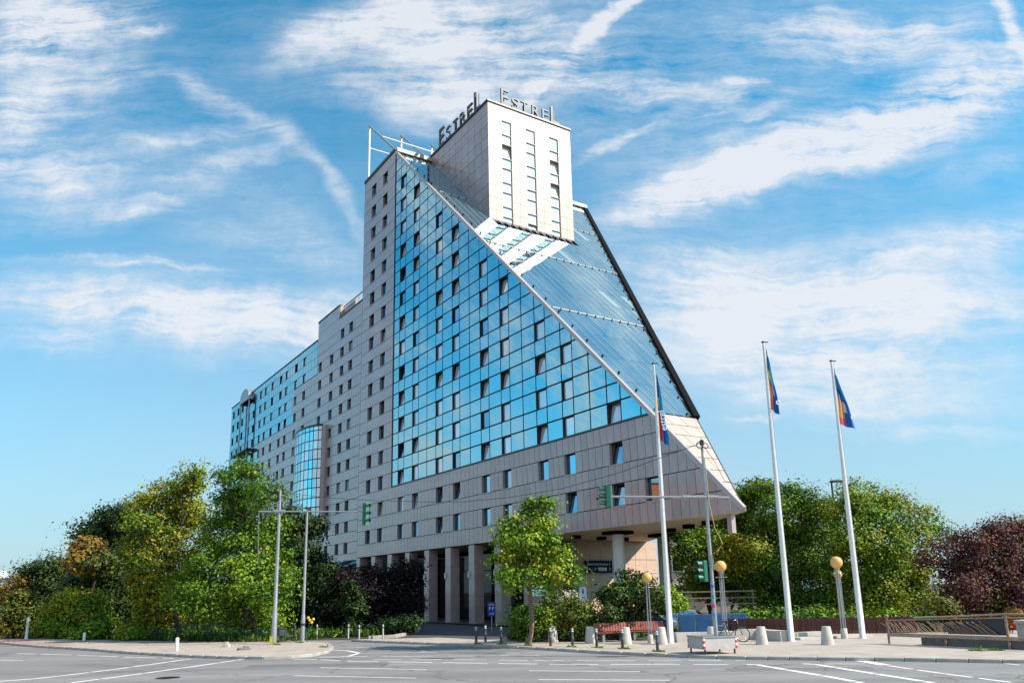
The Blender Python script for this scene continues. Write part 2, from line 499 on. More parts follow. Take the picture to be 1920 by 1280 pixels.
M['pane_dark'] = mirror_glass('dark_window_glass', (0.35, 0.55, 0.7), fac=0.8, body=(0.03, 0.04, 0.05), wave=0.04, objvar=0.15)
M['pane_white'] = mirror_glass('white_curtain_glass', (0.9, 0.95, 1.0), fac=0.3, body=(0.86, 0.88, 0.9), wave=0.03, objvar=0.06)
M['orange_pane'] = mat('flat_orange', (0.75, 0.13, 0.03), 0.4)  # plain orange colour for a few low panes of the bay
M['lobby_glass'] = mirror_glass('dark_lobby_glass', (0.25, 0.28, 0.3), fac=0.2, body=(0.006, 0.007, 0.009), wave=0.03)
M['trim'] = mat('pale_metal_trim', (0.5, 0.42, 0.41), 0.35, metal=0.2)
M['bar'] = mat('rose_glazing_bar', (0.42, 0.35, 0.37), 0.4, metal=0.2)
M['black'] = mat('black_flashing', (0.006, 0.006, 0.007), 0.9, spec=0.1)
M['white_metal'] = mat('white_painted_steel', (0.75, 0.74, 0.73), 0.4, var=0.04, vscale=3)
M['steel'] = mat('galvanised_steel', (0.36, 0.37, 0.39), 0.42, metal=0.5, var=0.1, vscale=4)
M['soffit'] = mat('beige_soffit', (0.78, 0.62, 0.45), 0.7, var=0.05)
M['letter'] = mat('grey_letter_face', (0.085, 0.09, 0.095), 0.5)
M['letter_side'] = mat('letter_edge', (0.04, 0.04, 0.04), 0.5)
M['concrete'] = mat('concrete', (0.5, 0.46, 0.42), 0.8, var=0.12, vscale=6, bump=0.25, bscale=30, dirt=0.4, dirt_c=(0.26, 0.23, 0.2), dscale=2.5)
M['parapet'] = mat('dark_parapet_stone', (0.16, 0.15, 0.145), 0.85, var=0.2, dirt=0.5, dirt_c=(0.06, 0.06, 0.06), dscale=1.2)
M['kerb'] = mat('granite_kerb', (0.4, 0.37, 0.34), 0.8, var=0.2, vscale=2.5, bump=0.2, dirt=0.5, dirt_c=(0.2, 0.17, 0.13), dscale=1.5)
M['asphalt'] = asphalt_mat('asphalt', ASPHALT)
M['paint'] = mat('road_paint', (0.74, 0.73, 0.7), 0.6, var=0.12, vscale=3, dirt=0.35, dirt_c=(0.4, 0.4, 0.4), dscale=1.8)
M['drive'] = mat('driveway_paving', (0.075, 0.07, 0.075), 0.75, var=0.15, vscale=1.5, bump=0.2)
M['soil'] = mat('dark_soil', (0.05, 0.045, 0.028), 0.95, var=0.4, vscale=1.2, dirt=0.6, dirt_c=(0.06, 0.09, 0.025), dscale=0.5)
M['bollard'] = mat('dark_bollard_paint', (0.05, 0.055, 0.065), 0.4, var=0.1)
M['bollard_grey'] = mat('pale_bollard_paint', (0.45, 0.46, 0.47), 0.5)
M['bench'] = mat('red_brown_slat', (0.30, 0.085, 0.055), 0.5, var=0.2, vscale=5, objvar=0.12)
M['green'] = mat('signal_green', (0.012, 0.13, 0.085), 0.4, var=0.05)
M['green_pale'] = mat('pale_green_panel', (0.16, 0.42, 0.3), 0.35)
M['globe'] = mat('amber_globe', (0.76, 0.42, 0.12), 0.35, coat=0.3)
M['rust'] = mat('rusty_steel', (0.3, 0.19, 0.13), 0.8, var=0.3, vscale=8)
M['wood'] = mat('weathered_timber', (0.36, 0.27, 0.21), 0.8, var=0.25, vscale=4, stretch=(0.2, 1, 1), bump=0.2)
M['blue_sign'] = mat('blue_sign_face', (0.006, 0.035, 0.27), 0.5)
M['navy'] = mat('navy_sign_face', (0.008, 0.012, 0.04), 0.7, spec=0.15)
M['white_print'] = mat('white_print', (0.78, 0.8, 0.84), 0.5)
M['red'] = mat('red_print', (0.6, 0.04, 0.03), 0.4)
M['bark'] = mat('bark', (0.055, 0.04, 0.03), 0.9, var=0.35, vscale=6, stretch=(1, 1, 0.25), bump=0.4, bscale=14)
M['bark_pale'] = mat('pale_bark', (0.17, 0.125, 0.09), 0.9, var=0.35, vscale=6, stretch=(1, 1, 0.25), bump=0.4, bscale=14)
M['leaf'] = leaf_mat('foliage_leaf', LEAF_T)
M['leaf_dark'] = leaf_mat('purple_leaf', 0.12, 0.6, 0.2)
M['tyre'] = mat('rubber', (0.02, 0.02, 0.022), 0.8)
M['chrome'] = mat('bright_metal', (0.7, 0.7, 0.72), 0.2, metal=1.0)
M['tarp'] = mat('blue_tarpaulin', (0.03, 0.13, 0.32), 0.6, var=0.2, vscale=2)
M['hedge_fence'] = mat('dark_red_boards', (0.075, 0.022, 0.02), 0.8, var=0.25, vscale=3, objvar=0.2)
# ------------------------------------------------------------------ ground, road, pavements
def sheet(name, poly, z, mt, kind='structure'):
    mb = MB(); mb.add([(x, y, z) for x, y in poly], [tuple(range(len(poly)))])
    o = mb.build(name, mt); o['kind'] = kind
    return o

def slab(name, poly, z0, z1, mt, side=None):
    mb = MB(); mb.prism(poly, z0, z1, 0, None, 1)
    o = mb.build(name, [mt, side or mt]); o['kind'] = 'structure'
    return o

sheet('ground', [(-1500, -300), (1500, -300), (1500, 2500), (-1500, 2500)], -0.03, M['soil'])
sheet('road', [(-120, -40), (120, -40), (120, 25.5), (40, 26.5), (22, 30), (8.6, 42), (-4.5, 47.5), (-9.2, 48.5), (-16, 50), (-50, 66), (-140, 110)], 0.0, M['asphalt'])
PAVE_R = [(-9.2, 46.9), (-3.8, 42.2), (-2.9, 41.5), (-0.5, 39.2), (1.0, 37.7), (2.0, 36.5), (3.6, 34.6), (5.3, 33.0), (6.7, 31.7), (8.6, 30.5), (10.0, 29.95), (13.5, 28.6), (16.1, 27.3), (26, 24.5), (60, 20)]
PAVE_L = [(-62, 72), (-32.2, 51.7), (-27.0, 47.0), (-22.1, 43.2), (-18.8, 40.2), (-14.4, 36.9), (-12.2, 35.6), (-10.6, 35.1), (-9.5, 35.35), (-8.75, 36.2), (-8.5, 38.1), (-8.9, 41.0), (-10.0, 44.7)]
pav = mat('pavement_slabs', PAVEC, 0.8, var=0.06, vscale=0.8, dirt=0.35, dirt_c=(0.2, 0.18, 0.16), dscale=0.9, bump=0.15)
# slab joints cut into the colour and relief
t = NT(pav.node_tree)
b = t.n['Principled BSDF']
tcn = t.new('ShaderNodeTexCoord')
bt = t.new('ShaderNodeTexBrick'); t.put(bt, 'Vector', t.mapping(tcn.outputs['Object'], rot=(0, 0, R(-38))))
bt.inputs['Scale'].default_value = 1.0; bt.inputs['Mortar Size'].default_value = 0.012
bt.inputs['Brick Width'].default_value = 0.7; bt.inputs['Row Height'].default_value = 0.7
bt.inputs['Color1'].default_value = (1, 1, 1, 1); bt.inputs['Color2'].default_value = (0.86, 0.85, 0.84, 1); bt.inputs['Mortar'].default_value = (0.5, 0.47, 0.42, 1)
src = b.inputs['Base Color'].links[0].from_socket
t.l.new(t.mixc(0.8, src, t.mixc(1.0, src, bt.outputs[0], 'MULTIPLY')), b.inputs['Base Color'])
M['pavement'] = pav

def offset_poly(pts, d):
    """shift an open polyline sideways (to its left for d > 0)"""
    out = []
    for i, p in enumerate(pts):
        a = Vector(pts[max(i - 1, 0)]); c = Vector(pts[min(i + 1, len(pts) - 1)])
        t = (c - a).normalized()
        out.append((p[0] - t.y * d, p[1] + t.x * d))
    return out

def kerb_strip(name, line, side):
    """kerb stones along a line: each stone its own block, with a joint; the first stones are objects, as in any pavement"""
    root = tag(bpy.data.objects.new(name, None), kind='structure'); col.objects.link(root)
    k = 0
    for i in range(len(line) - 1):
        a, c = Vector(line[i]), Vector(line[i + 1])
        L = (c - a).length; n = max(1, int(round(L / 1.0)))
        for j in range(n):
            p = a + (c - a) * ((j + 0.5) / n)
            ang = math.atan2(c.y - a.y, c.x - a.x)
            mb = MB(); w = L / n - 0.025
            mb.bbox((0, 0, 0), (w, 0.16, 0.22), 0.02)
            o = mb.build('kerb_stone', M['kerb'], root)
            nrm = Vector((-math.sin(ang), math.cos(ang))) * side
            o.location = (p.x + nrm.x * 0.08, p.y + nrm.y * 0.08, 0.012 + rng.uniform(-.004, .004))
            o.rotation_euler = (rng.uniform(-.01, .01), 0, ang)
    return root

inner_R = offset_poly(PAVE_R, 0.165)
inner_L = offset_poly(PAVE_L, 0.165)
slab('pavement', [(p[0], p[1]) for p in inner_R] + [(60, 60), (22, 60), (16, 44), (10, 42.6), (3, 42.6), (0.6, 44.5), (-1.5, 44.2), (-4.2, 47.3)], -0.2, 0.115, M['pavement'], M['kerb'])
slab('pavement', [(p[0], p[1]) for p in inner_L] + [(-12.0, 46.3), (-16, 46.8), (-20.8, 49.2), (-27.9, 53.6), (-34.9, 56.6), (-60, 76)], -0.2, 0.115, M['pavement'], M['kerb'])
kerb_strip('kerb', PAVE_R[:-1], 1)
kerb_strip('kerb', PAVE_L[1:], 1)
sheet('driveway', [(-9.2, 47.2), (-4.3, 47.35), (-1.4, 44.3), (0.4, 46.0), (0.6, 60), (-4, 76), (-12, 92), (-20, 96), (-10.2, 82.3), (-7.7, 68.3), (-6.6, 57.8), (-7.0, 50.5), (-8.5, 49.0)], 0.008, M['drive'])
# plinth along the colonnade and the bed kerb
mb = MB()
bedk = [(-8.6, 49.2), (-7.2, 50.0), (-6.7, 53), (-6.6, 57.8), (-7.6, 68.2), (-10.2, 82.3)]
for a, c in zip(bedk[:-1], bedk[1:]):
    a, c = Vector(a), Vector(c); ang = math.atan2(c.y - a.y, c.x - a.x)
    mb.box(((a.x + c.x) / 2, (a.y + c.y) / 2, 0.08), ((c - a).length + .05, 0.2, 0.22), 0, None, ang)
o = mb.build('bed_kerb', M['kerb']); o['kind'] = 'structure'
# red cycle path on the left pavement
sheet('cycle_path', [(-36, 53.6), (-32.4, 52.1), (-27.2, 47.5), (-25.6, 46.3), (-25.0, 47.2), (-27.4, 49.0), (-32.0, 53.2), (-36, 55.4)], 0.120, mat('red_cycle_paving', (0.36, 0.24, 0.22), 0.8, var=0.15, vscale=2))
# planting beds and lawn strips
sheet('planting_bed', [(2.8, 42.2), (10.2, 42.2), (10.2, 46), (0.9, 50), (0.2, 46), (0.8, 44.6)], 0.125, M['soil'])

# painted markings: every stroke and dash is its own strip
MARKS = [([(-17.21, 27.85), (-16.46, 28.47), (-15.97, 29.44), (-15.28, 31.35), (-14.7, 33.59), (-14.13, 36.21)], 0.22, (1.1, 0.12)), ([(-14.31, 26.87), (-13.62, 28.63), (-12.98, 30.48), (-12.32, 32.6), (-11.54, 35.32)], 0.22, (1.1, 0.12)), ([(-23.4, 37.68), (-21.99, 37.15)], 0.12, None), ([(-25.36, 42.19), (-22.78, 40.89), (-19.68, 39.22), (-17.4, 37.88), (-15.09, 36.73)], 0.15, (1.5, 0.4)), ([(-7.12, 30.61), (-3.02, 29.03)], 0.13, None), ([(-7.35, 27.79), (-3.06, 26.24)], 0.13, None), ([(0.54, 27.9), (4.11, 26.9)], 0.13, None), ([(0.77, 25.13), (4.56, 24.23)], 0.13, None), ([(-9.24, 34.83), (-8.0, 34.35), (-6.45, 33.22), (-4.2, 32.38), (-2.06, 31.5), (-0.23, 30.73), (1.9, 30.03), (4.7, 29.38), (8.05, 28.56)], 0.16, (1.2, 0.45)), ([(-5.69, 33.75), (-2.15, 32.98), (0.8, 31.91), (3.39, 31.19), (6.46, 30.55), (8.53, 30.23)], 0.13, (1.2, 0.5)), ([(-7.44, 35.88), (-4.57, 35.17), (-1.37, 34.66), (1.08, 34.19)], 0.12, (1.2, 0.7)), ([(-8.94, 40.31), (-7.95, 39.53), (-6.99, 37.69)], 0.2, None), ([(-8.38, 35.77), (-7.18, 35.53), (-6.99, 37.69)], 0.2, None), ([(-6.97, 37.59), (-5.34, 37.39), (-3.4, 37.3)], 0.12, None), ([(-7.91, 41.76), (-5.74, 40.19), (-3.95, 37.94)], 0.1, None), ([(-9.6, 43.27), (-9.18, 43.14)], 0.12, None), ([(7.94, 28.68), (8.35, 28.45), (8.51, 27.7), (8.91, 25.82), (9.26, 24.18), (9.49, 22.69)], 0.24, (1.1, 0.12)), ([(9.95, 28.47), (10.27, 28.11), (10.64, 25.98), (11.0, 23.93), (11.27, 22.38)], 0.24, (1.1, 0.12)), ([(11.95, 30.17), (12.21, 29.26), (12.32, 27.46)], 0.4, None), ([(12.3, 27.27), (12.66, 24.75), (13.21, 22.17)], 0.16, (1.3, 0.25)), ([(10.59, 28.24), (11.92, 27.95)], 0.13, (1.3, 0.4)), ([(16.08, 27.13), (16.23, 26.61)], 0.15, None)]
nmark = 0
mroot = tag(bpy.data.objects.new('road_markings', None), kind='structure'); col.objects.link(mroot)
for pts, w, dash in MARKS:
    for i in range(len(pts) - 1):
        a, c = Vector(pts[i]), Vector(pts[i + 1]); L = (c - a).length
        d = (c - a) / max(L, 1e-6); nrm = Vector((-d.y, d.x)) * (w / 2)
        step = (dash[0] + dash[1]) if dash else L
        s = 0.0
        while s < L - 0.05:
            e = min(L, s + (dash[0] if dash else L))
            p, q = a + d * s, a + d * e
            mb = MB(); z = 0.005
            k = max(1, int((e - s) / 0.5)); vs = []
            for j in range(k + 1):
                r_ = p + (q - p) * (j / k); jit = 1 + rng.uniform(-.07, .07)
                vs += [(*(r_ - nrm * jit), z), (*(r_ + nrm * jit), z)]
            mb.add(vs, [(2 * j, 2 * j + 2, 2 * j + 3, 2 * j + 1) for j in range(k)])
            mb.build('marking_line', M['paint'], mroot); nmark += 1
            s += step
# repair patches in the asphalt
for i, (x, y, w_, d_, rz_, k) in enumerate([(-7.5, 31.5, 5.5, 1.5, -.05, .75), (4.2, 29.6, 3.2, .9, .08, 1.2), (-16.5, 33.2, 4.0, 1.2, -.5, .8), (9.2, 26.6, 4.5, 1.1, -.1, .8), (-1.5, 36.2, 2.4, 1.0, -.45, .7)]):
    mb = MB(); g_ = rng.uniform(-.12, .12, 8)
    mb.add([(-w_ / 2 + g_[0], -d_ / 2, 0), (0, -d_ / 2 + g_[1], 0), (w_ / 2 + g_[2], -d_ / 2, 0), (w_ / 2, d_ / 2 + g_[3], 0), (0, d_ / 2 + g_[4], 0), (-w_ / 2, d_ / 2 + g_[5], 0)], [tuple(range(6))])
    o = mb.build('asphalt_patch', asphalt_mat('asphalt_repair', tuple(a_ * k for a_ in ASPHALT), .3)); o.location = (x, y, .0035); o.rotation_euler = (0, 0, rz_); o['kind'] = 'structure'
# man-hole cover near the left edge
mb = MB(); mb.lathe([(0.40, 0.0), (0.40, 0.006), (0.36, 0.008), (0.36, 0.006), (0.05, 0.006)], (0, 0, 0), 28)
for k in range(6):
    mb.box((0, -0.25 + 0.1 * k, 0.009), (0.5, 0.03, 0.006))
o = mb.build('manhole_cover', M['frame']); o.location = (-11.6, 27.9, 0.004)
tag(o, 'round dark iron manhole cover set in the road near its left edge', 'manhole cover')

# ------------------------------------------------------------------ hotel
YAW = R(32.83)
U = Vector((-math.sin(YAW), math.cos(YAW), 0)); V = Vector((math.cos(YAW), math.sin(YAW), 0))
HV, HU = 34.0, 60.0
hotel = thing('hotel_building', 'tall pale granite hotel with blue mirror glass slope and a boxy tower on top', 'building',
              tuple(V * HV + U * HU), YAW)
def hl(v, u, z): return Vector((v - HV, u - HU, z))
CAM_L = hl(0, 0, 2.6)

class Facade:
    """a plane of the hotel: s along a, t along b, outward along n (hotel coordinates)"""
    def __init__(self, o, a, b):
        self.o, self.a, self.b = Vector(o), Vector(a).normalized(), Vector(b).normalized()
        self.n = self.a.cross(self.b)
        self.M = Matrix((self.a, self.b, self.n)).transposed().to_4x4(); self.M.translation = self.o
    def at(self, s, t, d=0.0):
        return self.M @ Matrix.Translation((s, t, d))
    def size(self, s, t, area):
        p = self.o + self.a * s + self.b * t - CAM_L
        return area * abs(self.n.dot(p.normalized())) / p.length_squared

TH = math.atan(0.982)
FF = Facade(hl(34, 0, 0), (0, -1, 0), (0, 0, 1))        # long facade: s = -u, t = z
FW = Facade(hl(38.1, 0, 0), (0, -1, 0), (0, 0, 1))      # wing
FS = Facade(hl(0, 29.13, 6.62), (1, 0, 0), (0, math.cos(TH), math.sin(TH)))   # slope: s = v, t up the slope
FT = Facade(hl(0, 62.37, 0), (1, 0, 0), (0, 0, 1))      # tower front
FTS = Facade(hl(38.52, 0, 0), (0, -1, 0), (0, 0, 1))    # tower side
FL = Facade(hl(0, 52.0, 0), (1, 0, 0), (0, 0, 1))       # wall under the soffit

def clip(poly, a, b, c):
    """keep a*s + b*t + c >= 0"""
    out = []
    for i in range(len(poly)):
        p, q = poly[i], poly[(i + 1) % len(poly)]
        dp, dq = a * p[0] + b * p[1] + c, a * q[0] + b * q[1] + c
        if dp >= 0: out.append(p)
        if (dp >= 0) != (dq >= 0):
            k = dp / (dp - dq); out.append((p[0] + (q[0] - p[0]) * k, p[1] + (q[1] - p[1]) * k))
    return out
def area(poly):
    return abs(sum(poly[i][0] * poly[(i + 1) % len(poly)][1] - poly[(i + 1) % len(poly)][0] * poly[i][1] for i in range(len(poly)))) / 2
def rect(s0, s1, t0, t1): return [(s0, t0), (s1, t0), (s1, t1), (s0, t1)]

PIECES = {}     # name -> list of (apparent size, facade, polygon, thickness, material, tilt)
def piece(name, fac, poly, th, mt, tilt=0.0):
    if len(poly) < 3: return
    A = area(poly)
    if A < 0.012: return
    cs = sum(p[0] for p in poly) / len(poly); ct = sum(p[1] for p in poly) / len(poly)
    PIECES.setdefault(name, []).append((fac.size(cs, ct, A), fac, poly, th, mt, tilt, cs, ct))

_mesh_cache = {}
def plate_mesh(poly, th, mt):
    key = (tuple((round(p[0], 3), round(p[1], 3)) for p in poly), round(th, 3), mt)
    me = _mesh_cache.get(key)
    if me is None:
        mb = MB(); mb.prism(poly, -th, 0.0); me = _mesh_cache[key] = mb.mesh('plate', [M[mt]])
    return me
def emit_pieces(limit=300):
    for name, items in PIECES.items():
        items.sort(key=lambda x: -x[0])
        for sz, fac, poly, th, mt, tilt, cs, ct in items[:limit]:
            q = [(p[0] - cs, p[1] - ct) for p in poly]
            o = link(name, plate_mesh(q, th, mt), hotel)
            Mx = fac.at(cs, ct, random.uniform(-.003, .003))
            if tilt:
                Mx = Mx @ Matrix.Rotation(random.uniform(-tilt, tilt), 4, 'X') @ Matrix.Rotation(random.uniform(-tilt, tilt), 4, 'Y')
            o.matrix_local = Mx
        rest = items[limit:]
        if rest:
            mats = sorted({r[4] for r in rest}); mb = MB()
            for sz, fac, poly, th, mt, tilt, cs, ct in rest:
                q = [(p[0] - cs, p[1] - ct) for p in poly]
                Mx = fac.at(cs, ct, random.uniform(-.003, .003))
                if tilt:
                    Mx = Mx @ Matrix.Rotation(random.uniform(-tilt, tilt), 4, 'X') @ Matrix.Rotation(random.uniform(-tilt, tilt), 4, 'Y')
                mb.prism(q, -th, 0.0, mats.index(mt), Mx)
            o = mb.build({'stone_panel': 'stone_cladding', 'glass_pane': 'curtain_wall', 'roof_pane': 'roof_glazing'}.get(name, name + '_field'), [M[k] for k in mats], hotel)
            o['kind'] = 'stuff'

WINDOWS = []
def window(fac, s0, s1, t0, t1, style, tilt=0.0):
    WINDOWS.append((fac.size((s0 + s1) / 2, (t0 + t1) / 2, (s1 - s0) * (t1 - t0)), fac, s0, s1, t0, t1, style, tilt))
_win_cache = {}
def win_meshes(w, h, style):
    key = (round(w, 2), round(h, 2), style)
    if key in _win_cache: return _win_cache[key]
    w, h = key[0], key[1]
    mb = MB(); dp = {'stone': 0.24, 'glass': 0.14, 'tower': 0.10}[style]; fr = {'stone': 0.06, 'glass': 0.06, 'tower': 0.035}[style]
    jm = 0 if style == 'stone' else 1
    if style == 'tower': jm = 0
    j = 0.02
    mb.box2((-w / 2, 0, -dp - .3), (-w / 2 + j, h, 0), jm); mb.box2((w / 2 - j, 0, -dp - .3), (w / 2, h, 0), jm)
    mb.box2((-w / 2 + j, h - j, -dp - .3), (w / 2 - j, h, 0), 1 if style != 'tower' else jm); mb.box2((-w / 2 + j, 0, -dp - .3), (w / 2 - j, j, 0), jm)
    a, b = w / 2 - j, h - j
    mb.box2((-a, j, -dp - .06), (-a + fr, b, -dp), 1); mb.box2((a - fr, j, -dp - .06), (a, b, -dp), 1)
    mb.box2((-a + fr, j, -dp - .06), (a - fr, j + fr, -dp), 1); mb.box2((-a + fr, b - fr, -dp - .06), (a - fr, b, -dp), 1)
    if style == 'stone':
        mb.box2((-w / 2 - .02, -0.05, -dp), (w / 2 + .02, -0.002, 0.06), 2)
    fm = mb.mesh('window_frame', [M['stone_dark'] if style == 'stone' else (M['stone_light'] if style == 'tower' else M['frame']), M['frame'], M['sill']])
    pb = MB(); pw = a - fr
    pb.box2((-pw - .01, 0, -0.03), (pw + .01, h - 2 * j - 2 * fr + .02, 0.0))
    pm = {k: pb.mesh('pane', [M[k]]) for k in ('pane', 'pane_dark', 'pane_white')}
    _win_cache[key] = (fm, pm, dp, j + fr - .01)
    return _win_cache[key]
def emit_windows(limit=300):
    WINDOWS.sort(key=lambda x: -x[0])
    rest = MB(); 
    for k, (sz, fac, s0, s1, t0, t1, style, tilt) in enumerate(WINDOWS):
        fm, pm, dp, off = win_meshes(s1 - s0, t1 - t0, style)
        pk = {'stone': 'pane_dark' if random.random() < .85 else 'pane', 'glass': 'pane' if random.random() < .85 else 'pane_dark', 'tower': 'pane_white'}[style]
        Mx = fac.at((s0 + s1) / 2, t0, 0.0)
        Mp = Matrix.Translation((0, off, -dp - .02)) @ Matrix.Rotation(-tilt if tilt else random.uniform(-.004, .004), 4, 'X')
        if k < limit:
            o = link('window', fm, hotel); o.matrix_local = Mx
            p = link('pane', pm[pk], o); p.matrix_local = Mp
        else:
            for me, T, mi0 in ((fm, Mx, 0), (pm[pk], Mx @ Mp, 3)):
                vs = [T @ v.co for v in me.vertices]
                for q in me.polygons:
                    pass
                b0 = len(rest.v); rest.v.extend([tuple(v) for v in vs])
                for q in me.polygons:
                    rest.f.append(tuple(b0 + i for i in q.vertices)); rest.m.append(mi0 + q.material_index); rest.sm.append(False)
    if rest.v:
        o = rest.build('far_windows', [M['stone_dark'], M['frame'], M['sill'], M['pane_dark']], hotel); o['kind'] = 'stuff'

# ---- dark cores behind the cladding
mb = MB()
pent = [(30.4, 6.9), (75.2, 50.9), (75.6, 51.9), (84.0, 51.9), (84.0, 6.9)]   # (u, z)
n = len(pent)
def vg(u): return 34 + (u - 29.13) * 27.4 / 46.0 if u < 75.13 else 61.4
vs = [hl(34.7, u, z) for u, z in pent] + [hl(max(vg(u) - .3, 34.75), u, z) for u, z in pent]
mb.add(vs, [tuple(range(n)), tuple(range(2 * n - 1, n - 1, -1))] + [(i, n + i, n + (i + 1) % n, (i + 1) % n) for i in range(n)])
mb.box2(hl(38.9, 62.9, 40), hl(48.9, 76.5, 52.3))                 # tower
mb.box2(hl(38.8, 84.3, 0.2), hl(56, 163.0, 40.0))                 # wing
mb.box2(hl(38.8, 84.3, 40.0), hl(56, 102.5, 40.9)); mb.box2(hl(38.8, 102.9, 40.0), hl(56, 111.4, 42.8))
mb.build('inner_wall', M['core'], hotel)
# hidden sides: plain stone
mb = MB()
q = [(29.13, 6.6), (75.2, 51.82), (75.6, 52.3), (84.2, 52.3), (84.2, 6.6)]
mb.add([hl(vg(u), u, z) for u, z in q], [(4, 3, 2, 1, 0)])
mb.add([hl(34, 84.2, 6.6), hl(61.4, 84.2, 6.6), hl(61.4, 84.2, 52.3), hl(34, 84.2, 52.3)], [(0, 3, 2, 1)])
mb.box2(hl(34.3, 75.5, 51.95), hl(61.4, 84.1, 52.15))
mb.box2(hl(38.9, 62.6, 52.3), hl(49.0, 76.5, 52.5))
mb.box2(hl(48.95, 62.6, 39.0), hl(49.15, 76.5, 52.5))
mb.box2(hl(56, 84.2, 0), hl(56.2, 163.2, 40.2))
mb.box2(hl(38.2, 163.05, 0), hl(56, 163.25, 40.2))
mb.box2(hl(38.2, 102.75, 41.0), hl(56, 102.87, 43.0))
mb.build('rear_wall', M['stone_light'], hotel)

# ---- long facade
zk = lambda k: 7.89 + 2.745 * k
WH = 1.48
A0 = [73.65 - 8.345 * i for i in range(-1, 6)]
B0 = [70.35 - 8.345 * i for i in range(-1, 6)]
def us(z): return (z + 21.96) / 0.982       # slope edge at height z
CA, CB, CC = -1.0, 0.0, 0.0
def clipF(poly, m=0.06):
    # keep u >= us(z) + m  ->  -s - (t+21.96)/.982 - m >= 0
    return clip(poly, -1.0, -1 / 0.982, -21.96 / 0.982 - m)
TILT = random.Random(21)
# stone bands
edges = [6.57]
for k in range(16): edges += [zk(k), zk(k) + WH]
edges += [52.0]
for i in range(len(edges) - 1):
    z0, z1 = edges[i], edges[i + 1]
    k = (i - 1) // 2; isw = i % 2 == 1
    full = z1 < 13.5
    uL, uR = 84.13, (29.0 if full else 75.18)
    wins = []
    if isw:
        for a in A0: wins.append((a, a - 1.36))
        for b in B0: wins.append((b, b - 1.34))
        if k == 0: pass
        wins = [w for w in wins if w[0] <= uL and w[1] > max(uR, us(z1) + 1.0)]
        wins.sort(reverse=True)
    cuts = [uL]; spans = []
    for a, b in wins:
        spans.append((cuts[-1], a)); cuts.append(b)
        window(FF, -a, -b, z0, z1, 'stone', R(8) if TILT.random() < .3 else 0)
    spans.append((cuts[-1], uR))
    for a, b in spans:
        if a - b < .05: continue
        nn = max(1, int(round((a - b) / 0.72)))
        w = (a - b) / nn
        zz = [(z0, z1)] if z1 - z0 < 1.8 else [(z0, z0 + 1.3), (z0 + 1.3, z1)]
        for (p0, p1) in zz:
            for j in range(nn):
                u1 = a - j * w; u0 = u1 - w
                piece('stone_panel', FF, clipF(rect(-u1 + .018, -u0 - .018, p0 + .026, p1 - .026), .1), 0.05, 'stone', 0.0012)
# blue glass field
mull = [75.05]
for i in range(1, 7):
    a, b_ = A0[i], B0[i]
    mull += [a, a - 1.38, b_, b_ - 1.35]
    nx = A0[i + 1] if i < 6 else A0[6] - 8.345
    mull += [(b_ - 1.35 + nx) / 2]
mull = sorted(set(round(x, 3) for x in mull), reverse=True)
winc = {round(a, 3) for a in A0} | {round(b, 3) for b in B0}
rows = []
for k in range(2, 17):
    rows += [(zk(k), zk(k) + WH, True, k), (zk(k) + WH, zk(k + 1), False, k)]
for z0, z1, isw, k in rows:
    z1 = min(z1, 52.0)
    if z1 <= z0: continue
    for i in range(len(mull) - 1):
        u1, u0 = mull[i], mull[i + 1]
        corner_u = us(z1)
        if isw and u1 in winc and u0 > us(z1) + .25:
            window(FF, -u1 + .02, -u0 - .02, z0 + .02, z1 - .02, 'glass', R(9) if TILT.random() < .4 else 0)
        else:
            piece('glass_pane', FF, clipF(rect(-u1 + .058, -u0 - .058, z0 + .058, z1 - .058), .12), 0.03, 'glass_F', 0.0011)
# frame round the glass
mb = MB()
mb.box2(hl(33.94, 75.06, 13.3), hl(34.3, 75.2, 51.7)); mb.box2(hl(33.96, 36.0, 13.3), hl(34.3, 75.06, 13.45))
mb.build('glass_frame', M['frame'], hotel)
# copings
mb = MB()
mb.box2(hl(33.9, 75.3, 52.0), hl(34.4, 84.25, 52.34)); mb.box2(hl(34.4, 84.0, 52.0), hl(61.5, 84.3, 52.34))
mb.box2(hl(38.38, 62.25, 52.44), hl(38.8, 76.6, 52.64)); mb.box2(hl(38.8, 62.25, 52.44), hl(49.25, 62.6, 52.64))
mb.box2(hl(38.0, 94, 40.95), hl(38.5, 102.8, 41.1)); mb.box2(hl(38.0, 102.75, 42.9), hl(38.5, 111.65, 43.06)); mb.box2(hl(38.0, 111.65, 40.2), hl(38.5, 163.3, 40.34))
mb.build('coping', M['frame'], hotel)
mb = MB(); mb.box2(hl(34.0, 74.8, 51.72), hl(61.4, 75.5, 52.2)); mb.build('ridge_coping', M['stone_light'], hotel)

